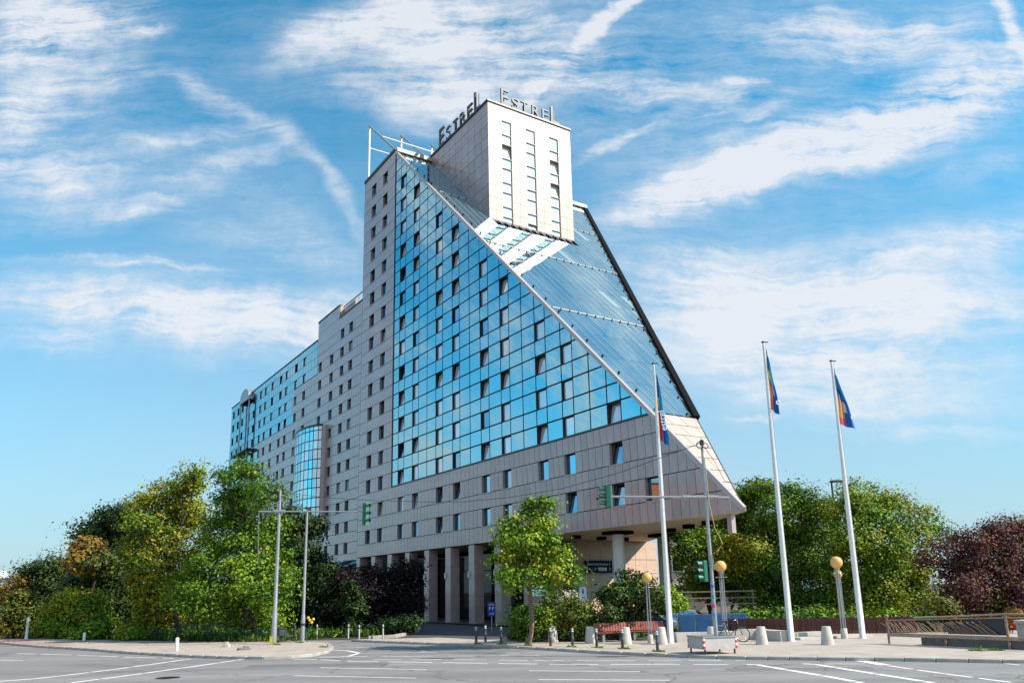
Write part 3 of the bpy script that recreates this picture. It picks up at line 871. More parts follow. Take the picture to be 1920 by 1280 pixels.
# ---- slope
SL = lambda z: (z - 6.62) / math.sin(TH)
t_bot, t_top = SL(13.45), SL(51.75)
def clipS(poly, m=0.45):
    # right edge: v <= 34 + (u-29.13)*27.4/46 ; u-29.13 = t cos(TH)
    kk = math.cos(TH) * 27.4 / 46.0
    return clip(poly, -1.0, kk, 34.0 - m)
beams = [SL(z) for z in (13.45, 24.0, 33.3, 42.75, 51.75)]
TB = (62.37 - 29.13) / math.cos(TH)     # where the tower meets the slope
pale = random.Random(5)
w = 0.86
for b in range(4):
    t0, t1 = beams[b] + .12, beams[b + 1] - .12
    nr = 4
    for r_ in range(nr):
        a0 = t0 + (t1 - t0) * r_ / nr; a1 = t0 + (t1 - t0) * (r_ + 1) / nr
        i = 0
        while 34.35 + i * w < 61.5:
            s0 = 34.35 + i * w; s1 = s0 + w; i += 1
            poly = clipS(rect(s0 + .03, s1 - .03, a0 + .012, a1 - .012))
            if len(poly) < 3: continue
            if a1 > TB + .2 and s0 > 38.3 and s1 < 49.4: continue
            mt = 'glass_pale' if pale.random() < .035 and s0 > 40 else 'glass_S'
            piece('roof_pane', FS, poly, 0.03, mt, 0.002)
mb = MB()
i = 0
while 34.35 + i * w < 61.5:
    s = 34.35 + i * w; i += 1
    lo = max(t_bot, (s - 34.0 + .45) / (math.cos(TH) * 27.4 / 46.0)); hi = t_top
    if 38.4 < s < 49.3: hi = min(hi, TB)
    if hi - lo > .3:
        mb.box2((s - .026, lo, -.06), (s + .026, hi, .02), 0, FS.M)
mb.build('glazing_bar', M['bar'], hotel)
for b in (1, 2, 3):
    tb = beams[b]; smax = 34 + tb * math.cos(TH) * 27.4 / 46.0 - .4
    spans = [(34.3, smax)] if tb < TB else [(34.3, 38.4), (49.3, smax)]
    mb = MB(); kn = MB()
    for a, c in spans:
        mb.box2((a, tb - .06, -.04), (c, tb + .06, .04), 0, FS.M)
    mb.build('cross_beam', M['white_metal'], hotel)
mb = MB()
kb = MB()
for b in (1, 2, 3):
    tb = beams[b]; smax = 34 + tb * math.cos(TH) * 27.4 / 46.0 - .4; s = 34.35
    while s < smax:
        if tb < TB or not (38.4 < s < 49.3): kb.box((s, tb - .16, .07), (.08, .08, .08), 0, FS.M)
        s += w
t_ = t_bot + .4
kk = math.cos(TH) * 27.4 / 46.0
while t_ < t_top - .5:
    kb.box((34.62, t_, .08), (.11, .11, .12), 0, FS.M)
    kb.box((34 + t_ * kk - .85, t_, .05), (.10, .10, .08), 0, FS.M)
    t_ += 2.3
o = kb.build('bracket', M['black'], hotel); o['kind'] = 'stuff'
# edge trims of the slope
mb = MB()
mb.box2((33.93, 0.25, -.2), (34.17, t_top + .1, .07), 0, FS.M)
mb.build('edge_trim', M['trim'], hotel)
mb = MB()
def sv(t, m): return 34.0 + t * kk - m
vs = []
for t in (t_bot, t_top + .3):
    vs += [(sv(t, .45), t, -.25), (sv(t, -.12), t, -.25), (sv(t, -.12), t, .2), (sv(t, .45), t, .2)]
mb.add(vs, [(0, 1, 2, 3), (7, 6, 5, 4), (0, 4, 5, 1), (1, 5, 6, 2), (2, 6, 7, 3), (3, 7, 4, 0)], 0, False, FS.M)
mb.build('edge_flashing', M['black'], hotel)
# stone triangle at the foot of the slope
nr = 8
for r_ in range(nr):
    a0 = 0.15 + (t_bot - .15) * r_ / nr; a1 = 0.15 + (t_bot - .15) * (r_ + 1) / nr
    s = 34.28; i = 0
    off = (r_ % 2) * .6
    x = 34.28
    while x < 39.5:
        x1 = x + (1.35 - off if i == 0 else 1.35); i += 1
        piece('stone_panel', FS, clipS(rect(x + .02, x1 - .02, a0 + .03, a1 - .03), .14), .05, 'stone_light', .001); x = x1

# ---- tower on top
TZ0, TZ1 = 39.0, 52.44
tcols = [(40.15, 41.38), (43.2, 44.42), (46.25, 47.48)]
ST = 'tower'
trow = []
for i in range(5):
    trow.append((49.17 - 2.745 * i, 50.78 - 2.745 * i, True))
    trow.append((50.78 - 2.745 * (i + 1), 49.17 - 2.745 * i, False))
for ci, (a, b) in enumerate(tcols):
    for ri, (z0, z1, isw) in enumerate(trow):
        z0_ = max(z0, 39.15)
        if z1 - z0_ < .2: continue
        if isw:
            window(FT, a + .01, b - .01, z0_ + .01, z1 - .01, ST, R(11) if (ci, ri) in ((0, 2), (1, 8), (2, 2), (2, 4)) else 0)
        else:
            window(FT, a + .01, b - .01, z0_ + .012, z1 - .012, ST)
tz = [39.0, 40.3, 41.7, 43.05, 44.4, 45.8, 47.15, 48.5, 49.85, 51.15, 52.44]
for i in range(len(tz) - 1):
    for (a, b) in ((38.5, 40.15), (41.38, 43.2), (44.42, 46.25), (47.48, 49.17)):
        nn = 2 if b - a > 1.7 else 2
        wd = (b - a) / nn
        for j in range(nn):
            piece('stone_panel', FT, rect(a + j * wd + .014, a + (j + 1) * wd - .014, tz[i] + .016, tz[i + 1] - .016), .05, 'stone_light', .0006)
for (a, b) in tcols:
    piece('stone_panel', FT, rect(a + .006, b - .006, 50.79, 52.43), .05, 'stone_light', .0006)
for i in range(len(tz) - 1):
    for j in range(10):
        u1 = 76.3 - j * 1.395; u0 = u1 - 1.395
        piece('stone_panel', FTS, clip(rect(-u1 + .016, -max(u0, 62.37) - .012, tz[i] + .016, tz[i + 1] - .016), 1 , 1 / 0.982, 21.96 / 0.982 + .1) if False else rect(-u1 + .022, -max(u0, 62.37) - .022, tz[i] + .022, tz[i + 1] - .022), .05, 'stone', .0015)
mb = MB(); mb.box2(hl(38.45, 62.31, 39.0), hl(49.2, 62.44, 39.2)); mb.build('tower_flashing', M['frame'], hotel)

# ---- soffit, columns, lobby
mb = MB()
mb.prism([(hl(v, u, 0).x, hl(v, u, 0).y) for v, u in ((34.02, 29.15), (61.3, 75.1), (61.3, 84.1), (34.02, 84.1))], 6.58, 6.75)
mb.build('soffit', M['soffit'], hotel)
mb = MB()
for v, u in ((36.28, 47.24), (39.19, 47.83), (41.83, 48.28), (37.35, 36.8), (38.55, 39.7), (36.48, 34.3), (35.6, 53), (35.6, 57), (35.6, 61)):
    mb.box(hl(v, u, 6.45), (.55, .55, .26))
o = mb.build('soffit_lamp', M['black'], hotel)
# round columns
for v, u, r_, mt in ((36.74, 43.04, .42, 'concrete'), (41.99, 44.05, .45, 'concrete')):
    mb = MB(); c = hl(v, u, 0)
    mb.lathe([(r_, 0), (r_, 6.35)], (c.x, c.y, 0), 24); mb.box((c.x, c.y, 6.46), (1.6, 1.6, .22), 1)
    mb.build('round_column', [M['white_metal'] if v < 40 else M['concrete'], M['black']], hotel)
mb = MB(); c = hl(34.5, 30.7, 0); mb.box((c.x, c.y, 6.05), (.32, .32, 1.05)); mb.build('corner_stub', M['stone'], hotel)
for k in range(-1, 8):
    u1 = 55.12 + 4.16 * k; u0 = u1 - .95
    mb = MB(); z = 0.0
    for h in (1.05, 1.3, 1.3, 1.3, 1.55):
        mb.box2(hl(34.0, u0, z + .012), hl(34.9, u1, z + h - .012)); z += h
    mb.box2(hl(34.03, u0 + .03, 0), hl(34.87, u1 - .03, 6.5), 1)
    o = mb.build('square_column', [M['stone'], M['stone_dark']], hotel)
    lb = MB(); c = hl(33.93, (u0 + u1) / 2 + .35, 4.1)
    lb.box(c, (.14, .16, .5)); lb.build('wall_lamp', M['white_metal'], o)
# lobby front: dark panes between mullions
VL = 39.4
FLB = Facade(hl(VL, 0, 0), (0, -1, 0), (0, 0, 1))
u = 52.0
while u < 83.5:
    for z0, z1 in ((0.1, 2.5), (2.5, 4.6), (4.6, 6.5)):
        piece('lobby_pane', FLB, rect(-(u + 2.08) + .04, -u - .04, z0 + .04, z1 - .04), .03, 'lobby_glass', .002)
    u += 2.08
mb = MB(); mb.box2(hl(VL + .1, 52.1, 0), hl(VL + .4, 84, 6.6)); mb.build('lobby_wall', M['core'], hotel)
sheet('forecourt', [tuple(hl2)[:2] for hl2 in [V * 33.2 + U * 52, V * 33.2 + U * 86, V * 39.4 + U * 86, V * 39.4 + U * 52]], 0.1, M['drive'])
# wall under the soffit
zz = [-.9, .55, 2.45, 3.9, 5.05, 6.55]
for i in range(5):
    for j in range(7):
        piece('stone_panel', FL, rect(40.0 + j * 1.24 + .012, 40.0 + (j + 1) * 1.24 - .012, zz[i] + .02, zz[i + 1] - .02), .05, 'stone_warm', .001)
mb = MB(); mb.box2(hl(39.98, 52.06, -.9), hl(48.7, 53, 6.58)); mb.box2(hl(39.45, 52.06, -.1), hl(40.05, 60, 6.58)); mb.build('lower_wall', M['stone_dark'], hotel)

# ---- wing
wr = lambda k: 7.72 + 2.72 * k
wcols_all = [98.25, 101.45, 105.55, 110.3, 117.55, 121.7, 126.6, 129.8, 134.6, 138.7, 141.8, 146.2, 149.6, 154.4, 157.6, 161.2]
WT = random.Random(3)
def wing_glass_bottom(u):
    if u < 111.6: return 99
    if u < 123.45: return 34.85
    if u < 143.1: return 29.45
    return 24.0
wcut = [94.2, 111.6, 123.45, 143.1, 163.25]
for k in range(-2, 12):
    for isw in (True, False):
        z0 = wr(k) if isw else wr(k) + 1.42; z1 = wr(k) + 1.42 if isw else wr(k + 1)
        for q in range(4):
            ua, ub = wcut[q], wcut[q + 1]
            zt = {0: 41.0, 1: 34.85, 2: 29.45, 3: 24.0}[q]
            if z0 > zt - .3: continue
            ztop = min(z1, zt)
            wins = [(c + .68, c - .68) for c in wcols_all if ua < c < ub] if isw and z1 <= zt + .2 else []
            if q == 0 and isw and k >= 10: wins = [w_ for w_ in wins if k == 10 or w_[0] < 104] if k == 10 else [w_ for w_ in wins if w_[0] < 103]
            wins.sort(reverse=True)
            cur = ub; spans = []
            for a, b in wins:
                if 106.3 < (a + b) / 2 < 117.9 and z1 < 26.3 and z0 > 11: continue
                spans.append((cur, a)); cur = b
                window(FW, -a, -b, z0, z1, 'stone', R(8) if WT.random() < .12 else 0)
            spans.append((cur, ua))
            for a, b in spans:
                if a - b < .1: continue
                nn = max(1, int(round((a - b) / .8))); wd = (a - b) / nn
                for j in range(nn):
                    piece('stone_panel', FW, rect(-(a - j * wd) + .018, -(a - (j + 1) * wd) - .018, z0 + .03, ztop - .03), .05, 'stone', .001)
# stone above the last windows of the near wing part
for z0, z1, ua, ub in ((39.06, 40.3, 94.2, 111.6), (40.3, 41.0, 94.2, 111.6), (41.0, 42.0, 102.8, 111.6), (42.0, 42.9, 102.8, 111.6)):
    nn = int((ub - ua) / .8); wd = (ub - ua) / nn
    for j in range(nn):
        piece('stone_panel', FW, rect(-(ub - j * wd) + .012, -(ub - (j + 1) * wd) - .012, z0 + .014, z1 - .014), .05, 'stone', .001)
# glass field of the wing
for k in range(6, 12):
    for isw in (True, False):
        z0 = wr(k) if isw else wr(k) + 1.42; z1 = wr(k) + 1.42 if isw else wr(k + 1)
        z1 = min(z1, 40.2)
        edgesu = [111.65]
        for c in wcols_all:
            if c > 112: edgesu += [c - .68, c + .68]
        edgesu.append(163.2)
        for i in range(len(edgesu) - 1):
            a, b = edgesu[i], edgesu[i + 1]
            if z0 < wing_glass_bottom((a + b) / 2) - .1: continue
            if isw and i % 2 == 1:
                window(FW, -b + .02, -a - .02, z0 + .02, z1 - .02, 'glass', R(9) if WT.random() < .3 else 0)
            else:
                nn = max(1, int(round((b - a) / 1.35))); wd = (b - a) / nn
                for j in range(nn):
                    piece('glass_pane', FW, rect(-(b - j * wd) + .03, -(b - (j + 1) * wd) - .03, z0 + .03, z1 - .03), .03, 'glass_F', .003)
# railing and recess on the wing roof
mb = MB()
mb.tube(hl(38.5, 102.3, 42.6), hl(38.5, 94.0, 42.6), .09, None, 8)
for u in (102, 99.3, 96.6, 94.6): mb.tube(hl(38.5, u, 41.0), hl(38.5, u, 42.6), .04, None, 6)
mb.build('roof_railing', M['steel'], hotel)
mb = MB(); mb.box2(hl(38.7, 98.5, 41.0), hl(44, 102.74, 42.55)); mb.build('roof_house', M['stone_light'], hotel)

# ---- curved glazed bay on the wing
bay_uc, bay_a, bay_b = 112.0, 5.6, 2.15
def bay(th, k=1.0): return hl(38.1 - bay_b * math.sin(th) * k, bay_uc - bay_a * math.cos(th) * k, 0)
def arc_piece(mb, t0, t1, z0, z1, d0, d1, mi=0, n=1):
    for i in range(n):
        a, b = t0 + (t1 - t0) * i / n, t0 + (t1 - t0) * (i + 1) / n
        p = []
        for th, k in ((a, d0), (b, d0), (b, d1), (a, d1)):
            q = bay(th, k); p.append(q)
        vs = [Vector((q.x, q.y, z0)) for q in p] + [Vector((q.x, q.y, z1)) for q in p]
        mb.add(vs, [(0, 1, 2, 3), (7, 6, 5, 4), (0, 4, 5, 1), (1, 5, 6, 2), (2, 6, 7, 3), (3, 7, 4, 0)], mi)
mb = MB()
arc_piece(mb, 0.0, math.pi, 11.9, 26.2, .97, .90, 0, 20)
arc_piece(mb, 0.28, math.pi, 26.1, 26.35, 1.012, .5, 0, 20)
arc_piece(mb, 0.28, math.pi, 11.7, 11.95, 1.008, .5, 0, 20)
mb.build('bay_frame', M['frame'], hotel)
mb = MB(); arc_piece(mb, 0.0, .30, 11.9, 26.2, 1.0, .9, 0, 4); mb.build('bay_stone', M['stone'], hotel)
ths = [0.31]
while ths[-1] < 2.6: ths.append(ths[-1] + (0.2 if len(ths) % 2 else 0.24))
bz = [26.1]
for k in range(6, 0, -1): bz += [wr(k) + 1.42, wr(k)]
bz = [z for z in bz if z > 12.0] + [12.0]
for i in range(len(ths) - 1):
    for r_ in range(len(bz) - 1):
        z1, z0 = bz[r_] - .07, bz[r_ + 1] + .07
        if z1 - z0 < .2: continue
        p, q = bay(ths[i] + .018), bay(ths[i + 1] - .018)
        fac = Facade((q.x, q.y, 0), p - q, (0, 0, 1))
        isw = r_ % 2 == 1
        mt = 'pane_white' if i == 0 else ('glass_bay' if TILT.random() < .7 else 'glass_F')
        if isw and i in (1, 3, 7): mt = 'pane'
        if i == 2 and r_ >= len(bz) - 3: mt = 'orange_pane'
        wd = (p - q).length
        piece('bay_pane', fac, rect(.0, wd, z0, z1), .03, mt, .004)

# ---- canopy and balcony at the far end of the wing
mb = MB(); n = 14; vs = []
for i in range(n + 1):
    a = math.pi * i / n
    for v in (37.3, 40.0):
        vs.append(hl(v, 150.6 - 3.4 * math.cos(a), 38.8 + 2.5 * math.sin(a)))
fs = [(2 * i, 2 * i + 1, 2 * i + 3, 2 * i + 2) for i in range(n)] + [tuple(range(0, 2 * n + 2, 2)), tuple(range(2 * n + 1, 0, -2))]
mb.add(vs, fs, 0, False); mb.build('round_canopy', M['steel'], hotel)
mb = MB(); mb.box2(hl(36.9, 145.5, 28.9), hl(38.0, 157, 29.1)); bo = mb.build('balcony', M['frame'], hotel)
mb = MB()
for i in range(13): mb.tube(hl(36.95, 145.6 + i * .94, 29.1), hl(36.95, 145.6 + i * .94, 30.3), .025, None, 5)
mb.tube(hl(36.95, 145.5, 30.3), hl(36.95, 157, 30.3), .04, None, 5); mb.build('railing', M['steel'], bo)
mb = MB(); mb.tube(hl(37.5, 147.5, 0), hl(37.5, 147.5, 38.8), .14, None, 8); mb.tube(hl(37.5, 153.6, 29), hl(37.5, 153.6, 38.8), .12, None, 8); mb.build('canopy_pole', M['steel'], hotel)

# ---- steel frames on the roof
for i in range(7):
    v = 34.3 + 4.35 * i
    if 38.5 < v < 49.2 and False: continue
    mb = MB(); a = hl(v, 83.93, 52.1); b = hl(v, 83.93, 59.95); c = hl(v, 75.7, 52.25)
    mb.tube(a, b, .16, None, 8); mb.path([b + Vector((0, 0, .05)), c], .15, 8, 1)
    mb.build('roof_frame', [M['white_metal'], M['steel']], hotel)
mb = MB()
mb.tube(hl(34.3, 83.9, 56.9), hl(60.4, 83.9, 56.9), .08, None, 8); mb.tube(hl(34.3, 79.8, 56.3), hl(60.4, 79.8, 56.3), .08, None, 8)
mb.build('roof_pipe', M['white_metal'], hotel)

# ---- low glass-roofed annex in front of the wing
def gl(v, u, z): return hl(v, u, z)
FA = Facade(hl(30.5, 0, 4.0), (0, -1, 0), (7.4, 0, 2.9))
for i in range(9):
    for j in range(3):
        u0 = 88 + i * 2.2
        piece('annex_pane', FA, rect(-(u0 + 2.15), -u0 - .05, j * 2.6 + .05, (j + 1) * 2.6 - .05), .04, 'lobby_glass' if (i + j) % 3 else 'glass_F', .004)
mb = MB(); mb.box2(hl(31, 87.5, 0), hl(38.4, 108, 3.9)); mb.build('annex_wall', M['stone_dark'], hotel)

emit_pieces(300)
emit_windows(300)

# ---- roof signs: ESTREL on two sides of the tower
def text_mesh(txt, depth, mats, bold=0.0):
    cu = bpy.data.curves.new('lettering', 'FONT'); cu.body = txt; cu.extrude = depth / 2; cu.offset = bold
    ob = bpy.data.objects.new('lettering_tmp', cu); col.objects.link(ob)
    dg = bpy.context.evaluated_depsgraph_get(); dg.update()
    me = bpy.data.meshes.new_from_object(ob.evaluated_get(dg))
    bpy.data.objects.remove(ob); bpy.data.curves.remove(cu)
    co = np.zeros(len(me.vertices) * 3); me.vertices.foreach_get('co', co); co = co.reshape(-1, 3)
    lo, hi = co.min(0), co.max(0)
    me.materials.clear()
    for m_ in mats: me.materials.append(m_)
    if len(mats) > 1:
        for p in me.polygons: p.material_index = 0 if abs(p.normal.z) > .9 else 1
    return me, lo, hi
def fit_text(name, txt, parent, Mx, s0, s1, t0, t1, depth, mats, bold=0.0):
    me, lo, hi = text_mesh(txt, depth, mats, bold)
    sx, sy = (s1 - s0) / (hi[0] - lo[0]), (t1 - t0) / (hi[1] - lo[1])
    T = Matrix.Translation((s0 - lo[0] * sx, t0 - lo[1] * sy, 0)) @ Matrix.Diagonal((sx, sy, 1, 1))
    me.transform(T)
    o = link(name, me, parent); o.matrix_local = Mx
    return o
Wm = Matrix.Translation(V * HV + U * HU) @ Matrix.Rotation(YAW, 4, 'Z')
def roof_sign(label, fac, letters, off):
    r = thing('rooftop_sign', label, 'sign')
    r.matrix_world = Wm @ fac.at(letters[0][1], 52.64, off)
    base = letters[0][1]
    for ch, s0, s1, t0, t1 in letters:
        fit_text('letter', ch, r, Matrix.Translation((0, 0, 0)), s0 - base, s1 - base, t0 - 52.64, t1 - 52.64, .2, [M['letter'], M['letter_side']], 0.0)
    mb = MB(); mb.box2((-.1, -.02, -.3), (letters[-1][2] - base + .1, .08, -.15))
    for ch, s0, s1, t0, t1 in letters: mb.box2(((s0 + s1) / 2 - base - .05, .0, -.28), ((s0 + s1) / 2 - base + .05, t1 - 52.64 - .3, -.16))
    mb.build('sign_frame', M['letter_side'], r)
zb = 52.72
roof_sign('grey raised letters reading ESTREL above the sunlit tower front with three window strips', FT,
          [('E', 40.2, 41.15, zb, 54.62), ('S', 41.55, 42.42, zb, 53.98), ('T', 42.75, 43.6, zb, 53.98), ('R', 44.15, 45.1, zb, 53.98), ('E', 45.5, 46.35, zb, 53.98), ('L', 46.65, 47.8, zb, 54.68)], -.1)
roof_sign('grey raised letters reading ESTREL along the shaded blank side of the tower', FTS,
          [('E', -73.3, -72.1, zb, 55.0), ('S', -71.6, -70.5, zb, 54.3), ('T', -70.0, -68.9, zb, 54.25), ('R', -68.4, -67.1, zb, 54.25), ('E', -66.75, -65.65, zb, 54.25), ('L', -65.25, -64.05, zb, 55.05)], -.1)
# ------------------------------------------------------------------ trees and shrubs
def leaf_cloud(lobes, n_leaf, size, palette, seed, clump=0.30, per=95, flat=0.55, up=0.5):
    """many small folded leaves gathered on twigs spread through the crown's lobes"""
    g = np.random.default_rng(seed)
    L = np.array(lobes, float); L[:, 3] *= .86
    wgt = L[:, 3] ** 2.2; wgt /= wgt.sum()
    nc = max(6, int(n_leaf / per))
    pick = g.choice(len(L), nc, p=wgt)
    d = g.normal(size=(nc, 3)); d /= np.linalg.norm(d, axis=1)[:, None]
    rad = L[pick, 3] * (0.42 + 0.62 * g.random(nc) ** 0.6)
    spr = g.random(nc) < .14; rad = np.where(spr, L[pick, 3] * (1.0 + .2 * g.random(nc)), rad)
    cen = L[pick, :3] + d * rad[:, None] * np.array([1, 1, .95])
    csz = clump * 1.22 * (0.6 + 0.8 * g.random(nc)); csz = np.where(spr, csz * .55, csz)
    outward = d * 0.8 + np.array([0, 0, up])
    k = g.integers(int(per * .5), int(per * 1.5) + 1, nc); k = np.where(spr, k // 3 + 1, k)
    idx = np.repeat(np.arange(nc), k)
    N = len(idx)
    off = g.normal(size=(N, 3)) * csz[idx][:, None] * np.array([1, 1, flat])
    p = cen[idx] + off
    rel = off / (csz[idx][:, None] * np.array([1, 1, flat]))
    nor = outward[idx] * 0.55 + rel * 0.5 + np.array([0, 0, .25]) + g.normal(size=(N, 3)) * 0.5
    nor /= np.linalg.norm(nor, axis=1)[:, None]
    ref = g.normal(size=(N, 3)); ref[:, 2] -= 0.6
    a = np.cross(nor, ref); a /= np.linalg.norm(a, axis=1)[:, None] + 1e-9
    bdir = np.cross(nor, a)
    sz = size * (0.6 + 0.8 * g.random(N))[:, None]
    fold = nor * sz * 0.16
    v0 = p - bdir * sz * 0.62
    v1 = p + a * sz * 0.42 + fold
    v2 = p + bdir * sz * 0.62
    v3 = p - a * sz * 0.42 + fold
    vs = np.stack([v0, v1, v2, v3], 1).reshape(-1, 3)
    # own colour of each leaf: twig by twig, with odd leaves of another tone
    pal = np.array([c for c, w in palette], float); pw = np.array([w for c, w in palette]); pw = pw / pw.sum()
    # neighbouring twigs share a tone
    lob_tone = g.choice(len(pal), len(L), p=pw)
    tone = np.where(g.random(nc) < .55, lob_tone[pick], g.choice(len(pal), nc, p=pw))
    lt = np.where(g.random(N) < .8, tone[idx], g.choice(len(pal), N, p=pw))
    c = pal[lt] * (0.75 + 0.5 * g.random(N))[:, None]
    cols = np.repeat(np.concatenate([c, np.ones((N, 1))], 1), 4, axis=0)
    return vs, N, cols

def leaves_object(name, vs, N, cols, mt, parent):
    me = bpy.data.meshes.new(name)
    me.vertices.add(len(vs)); me.vertices.foreach_set('co', vs.astype(np.float32).ravel())
    me.loops.add(N * 6); me.polygons.add(N * 2)
    q = np.arange(N)[:, None] * 4
    tri = np.concatenate([q + [0, 1, 2], q + [0, 2, 3]], 1).reshape(-1)
    me.loops.foreach_set('vertex_index', tri.astype(np.int32))
    me.polygons.foreach_set('loop_start', (np.arange(N * 2) * 3).astype(np.int32))
    me.polygons.foreach_set('loop_total', np.full(N * 2, 3, np.int32))
    at = me.color_attributes.new('leaf_colour', 'FLOAT_COLOR', 'POINT')
    at.data.foreach_set('color', cols.astype(np.float32).ravel())
    me.materials.append(mt)
    me.update(); me.validate()
    return link(name, me, parent)

def limb(mb, p0, p1, r0, r1, g, mi=0, bend=.25):
    p0, p1 = np.array(p0, float), np.array(p1, float)
    L = np.linalg.norm(p1 - p0); pts = []
    j1 = g.normal(size=3) * L * .07; j2 = g.normal(size=3) * L * .07
    for t in np.linspace(0, 1, 6):
        sag = np.array([0, 0, 1.0]) * math.sin(t * math.pi) * L * bend * .35
        pts.append(p0 + (p1 - p0) * t + sag + (j1 * math.sin(t * math.pi) + j2 * math.sin(2 * t * math.pi)))
    mb.path(pts, [r0 + (r1 - r0) * t for t in np.linspace(0, 1, 6)], 7, mi)
    return pts

def tree(key, name, label, cat, palette, n_leaf, size, trunk_r=.22, group=None, mt='leaf', bark='bark', stems=1, fork=.3, clump=.3, base_z=0.0, per=95, flat=.55):
    (bx, by), lobes = TREES[key]
    root = thing(name, label, cat, (bx, by, base_z), 0, group)
    seed = sum(ord(c) * 31 ** i for i, c in enumerate(key)) % 99991
    g = np.random.default_rng(seed)
    loc = [(x - bx, y - by, z - base_z, r) for x, y, z, r in lobes]
    vs, N, cols = leaf_cloud(loc, n_leaf, size, palette, seed, clump, per, flat)
    keep = vs.reshape(N, 4, 3)[:, :, 2].min(1) > 0.02
    vs = vs.reshape(N, 4, 3)[keep].reshape(-1, 3); cols = cols.reshape(N, 4, 4)[keep].reshape(-1, 4); N = int(keep.sum())
    mb = MB()
    top = max(l[2] for l in loc); low = min(l[2] for l in loc)
    zf = max(.15, low * .9 + (top - low) * fork * .4) if low > .8 else max(.12, top * fork * .5)
    cx = float(np.mean([l[0] for l in loc])); cy = float(np.mean([l[1] for l in loc]))
    for s_ in range(stems):
        o = (0, 0) if stems == 1 else (g.normal() * .25, g.normal() * .2)
        mid = np.array([o[0] + cx * .25, o[1] + cy * .25, zf])
        if stems == 1:
            limb(mb, (0, 0, -.1), mid, trunk_r, trunk_r * .78, g, bend=.0)
            mb.lathe([(trunk_r * 1.5, -.1), (trunk_r * 1.15, .12), (trunk_r, .4)], (0, 0, 0), 10)
        hi = max(loc, key=lambda l: l[2])
        if stems == 1:
            lead = limb(mb, mid, (hi[0], hi[1], hi[2]), trunk_r * .75, .03, g, bend=.05)
        for i, l in enumerate(loc):
            if stems > 1 and i % stems != s_: continue
            st = np.array([o[0], o[1], 0.0]) if stems > 1 else np.array(lead[min(4, int(max(0, (l[2] - zf) / max(top - zf, .1)) * 3.2))])
            pts = limb(mb, st, (l[0], l[1], l[2]), max(.025, trunk_r * (.32 if stems == 1 else .8)), .015, g, bend=.2)
            for q in range(3):
                e = np.array(l[:3]) + g.normal(size=3) * l[3] * .55
                limb(mb, pts[3 + q % 2], e, .02 + trunk_r * .06, .006, g, bend=.1)
    mb.build('trunk' if stems == 1 else 'stem', M[bark], root)
    leaves_object('crown', vs, N, cols, M[mt], root)
    return root

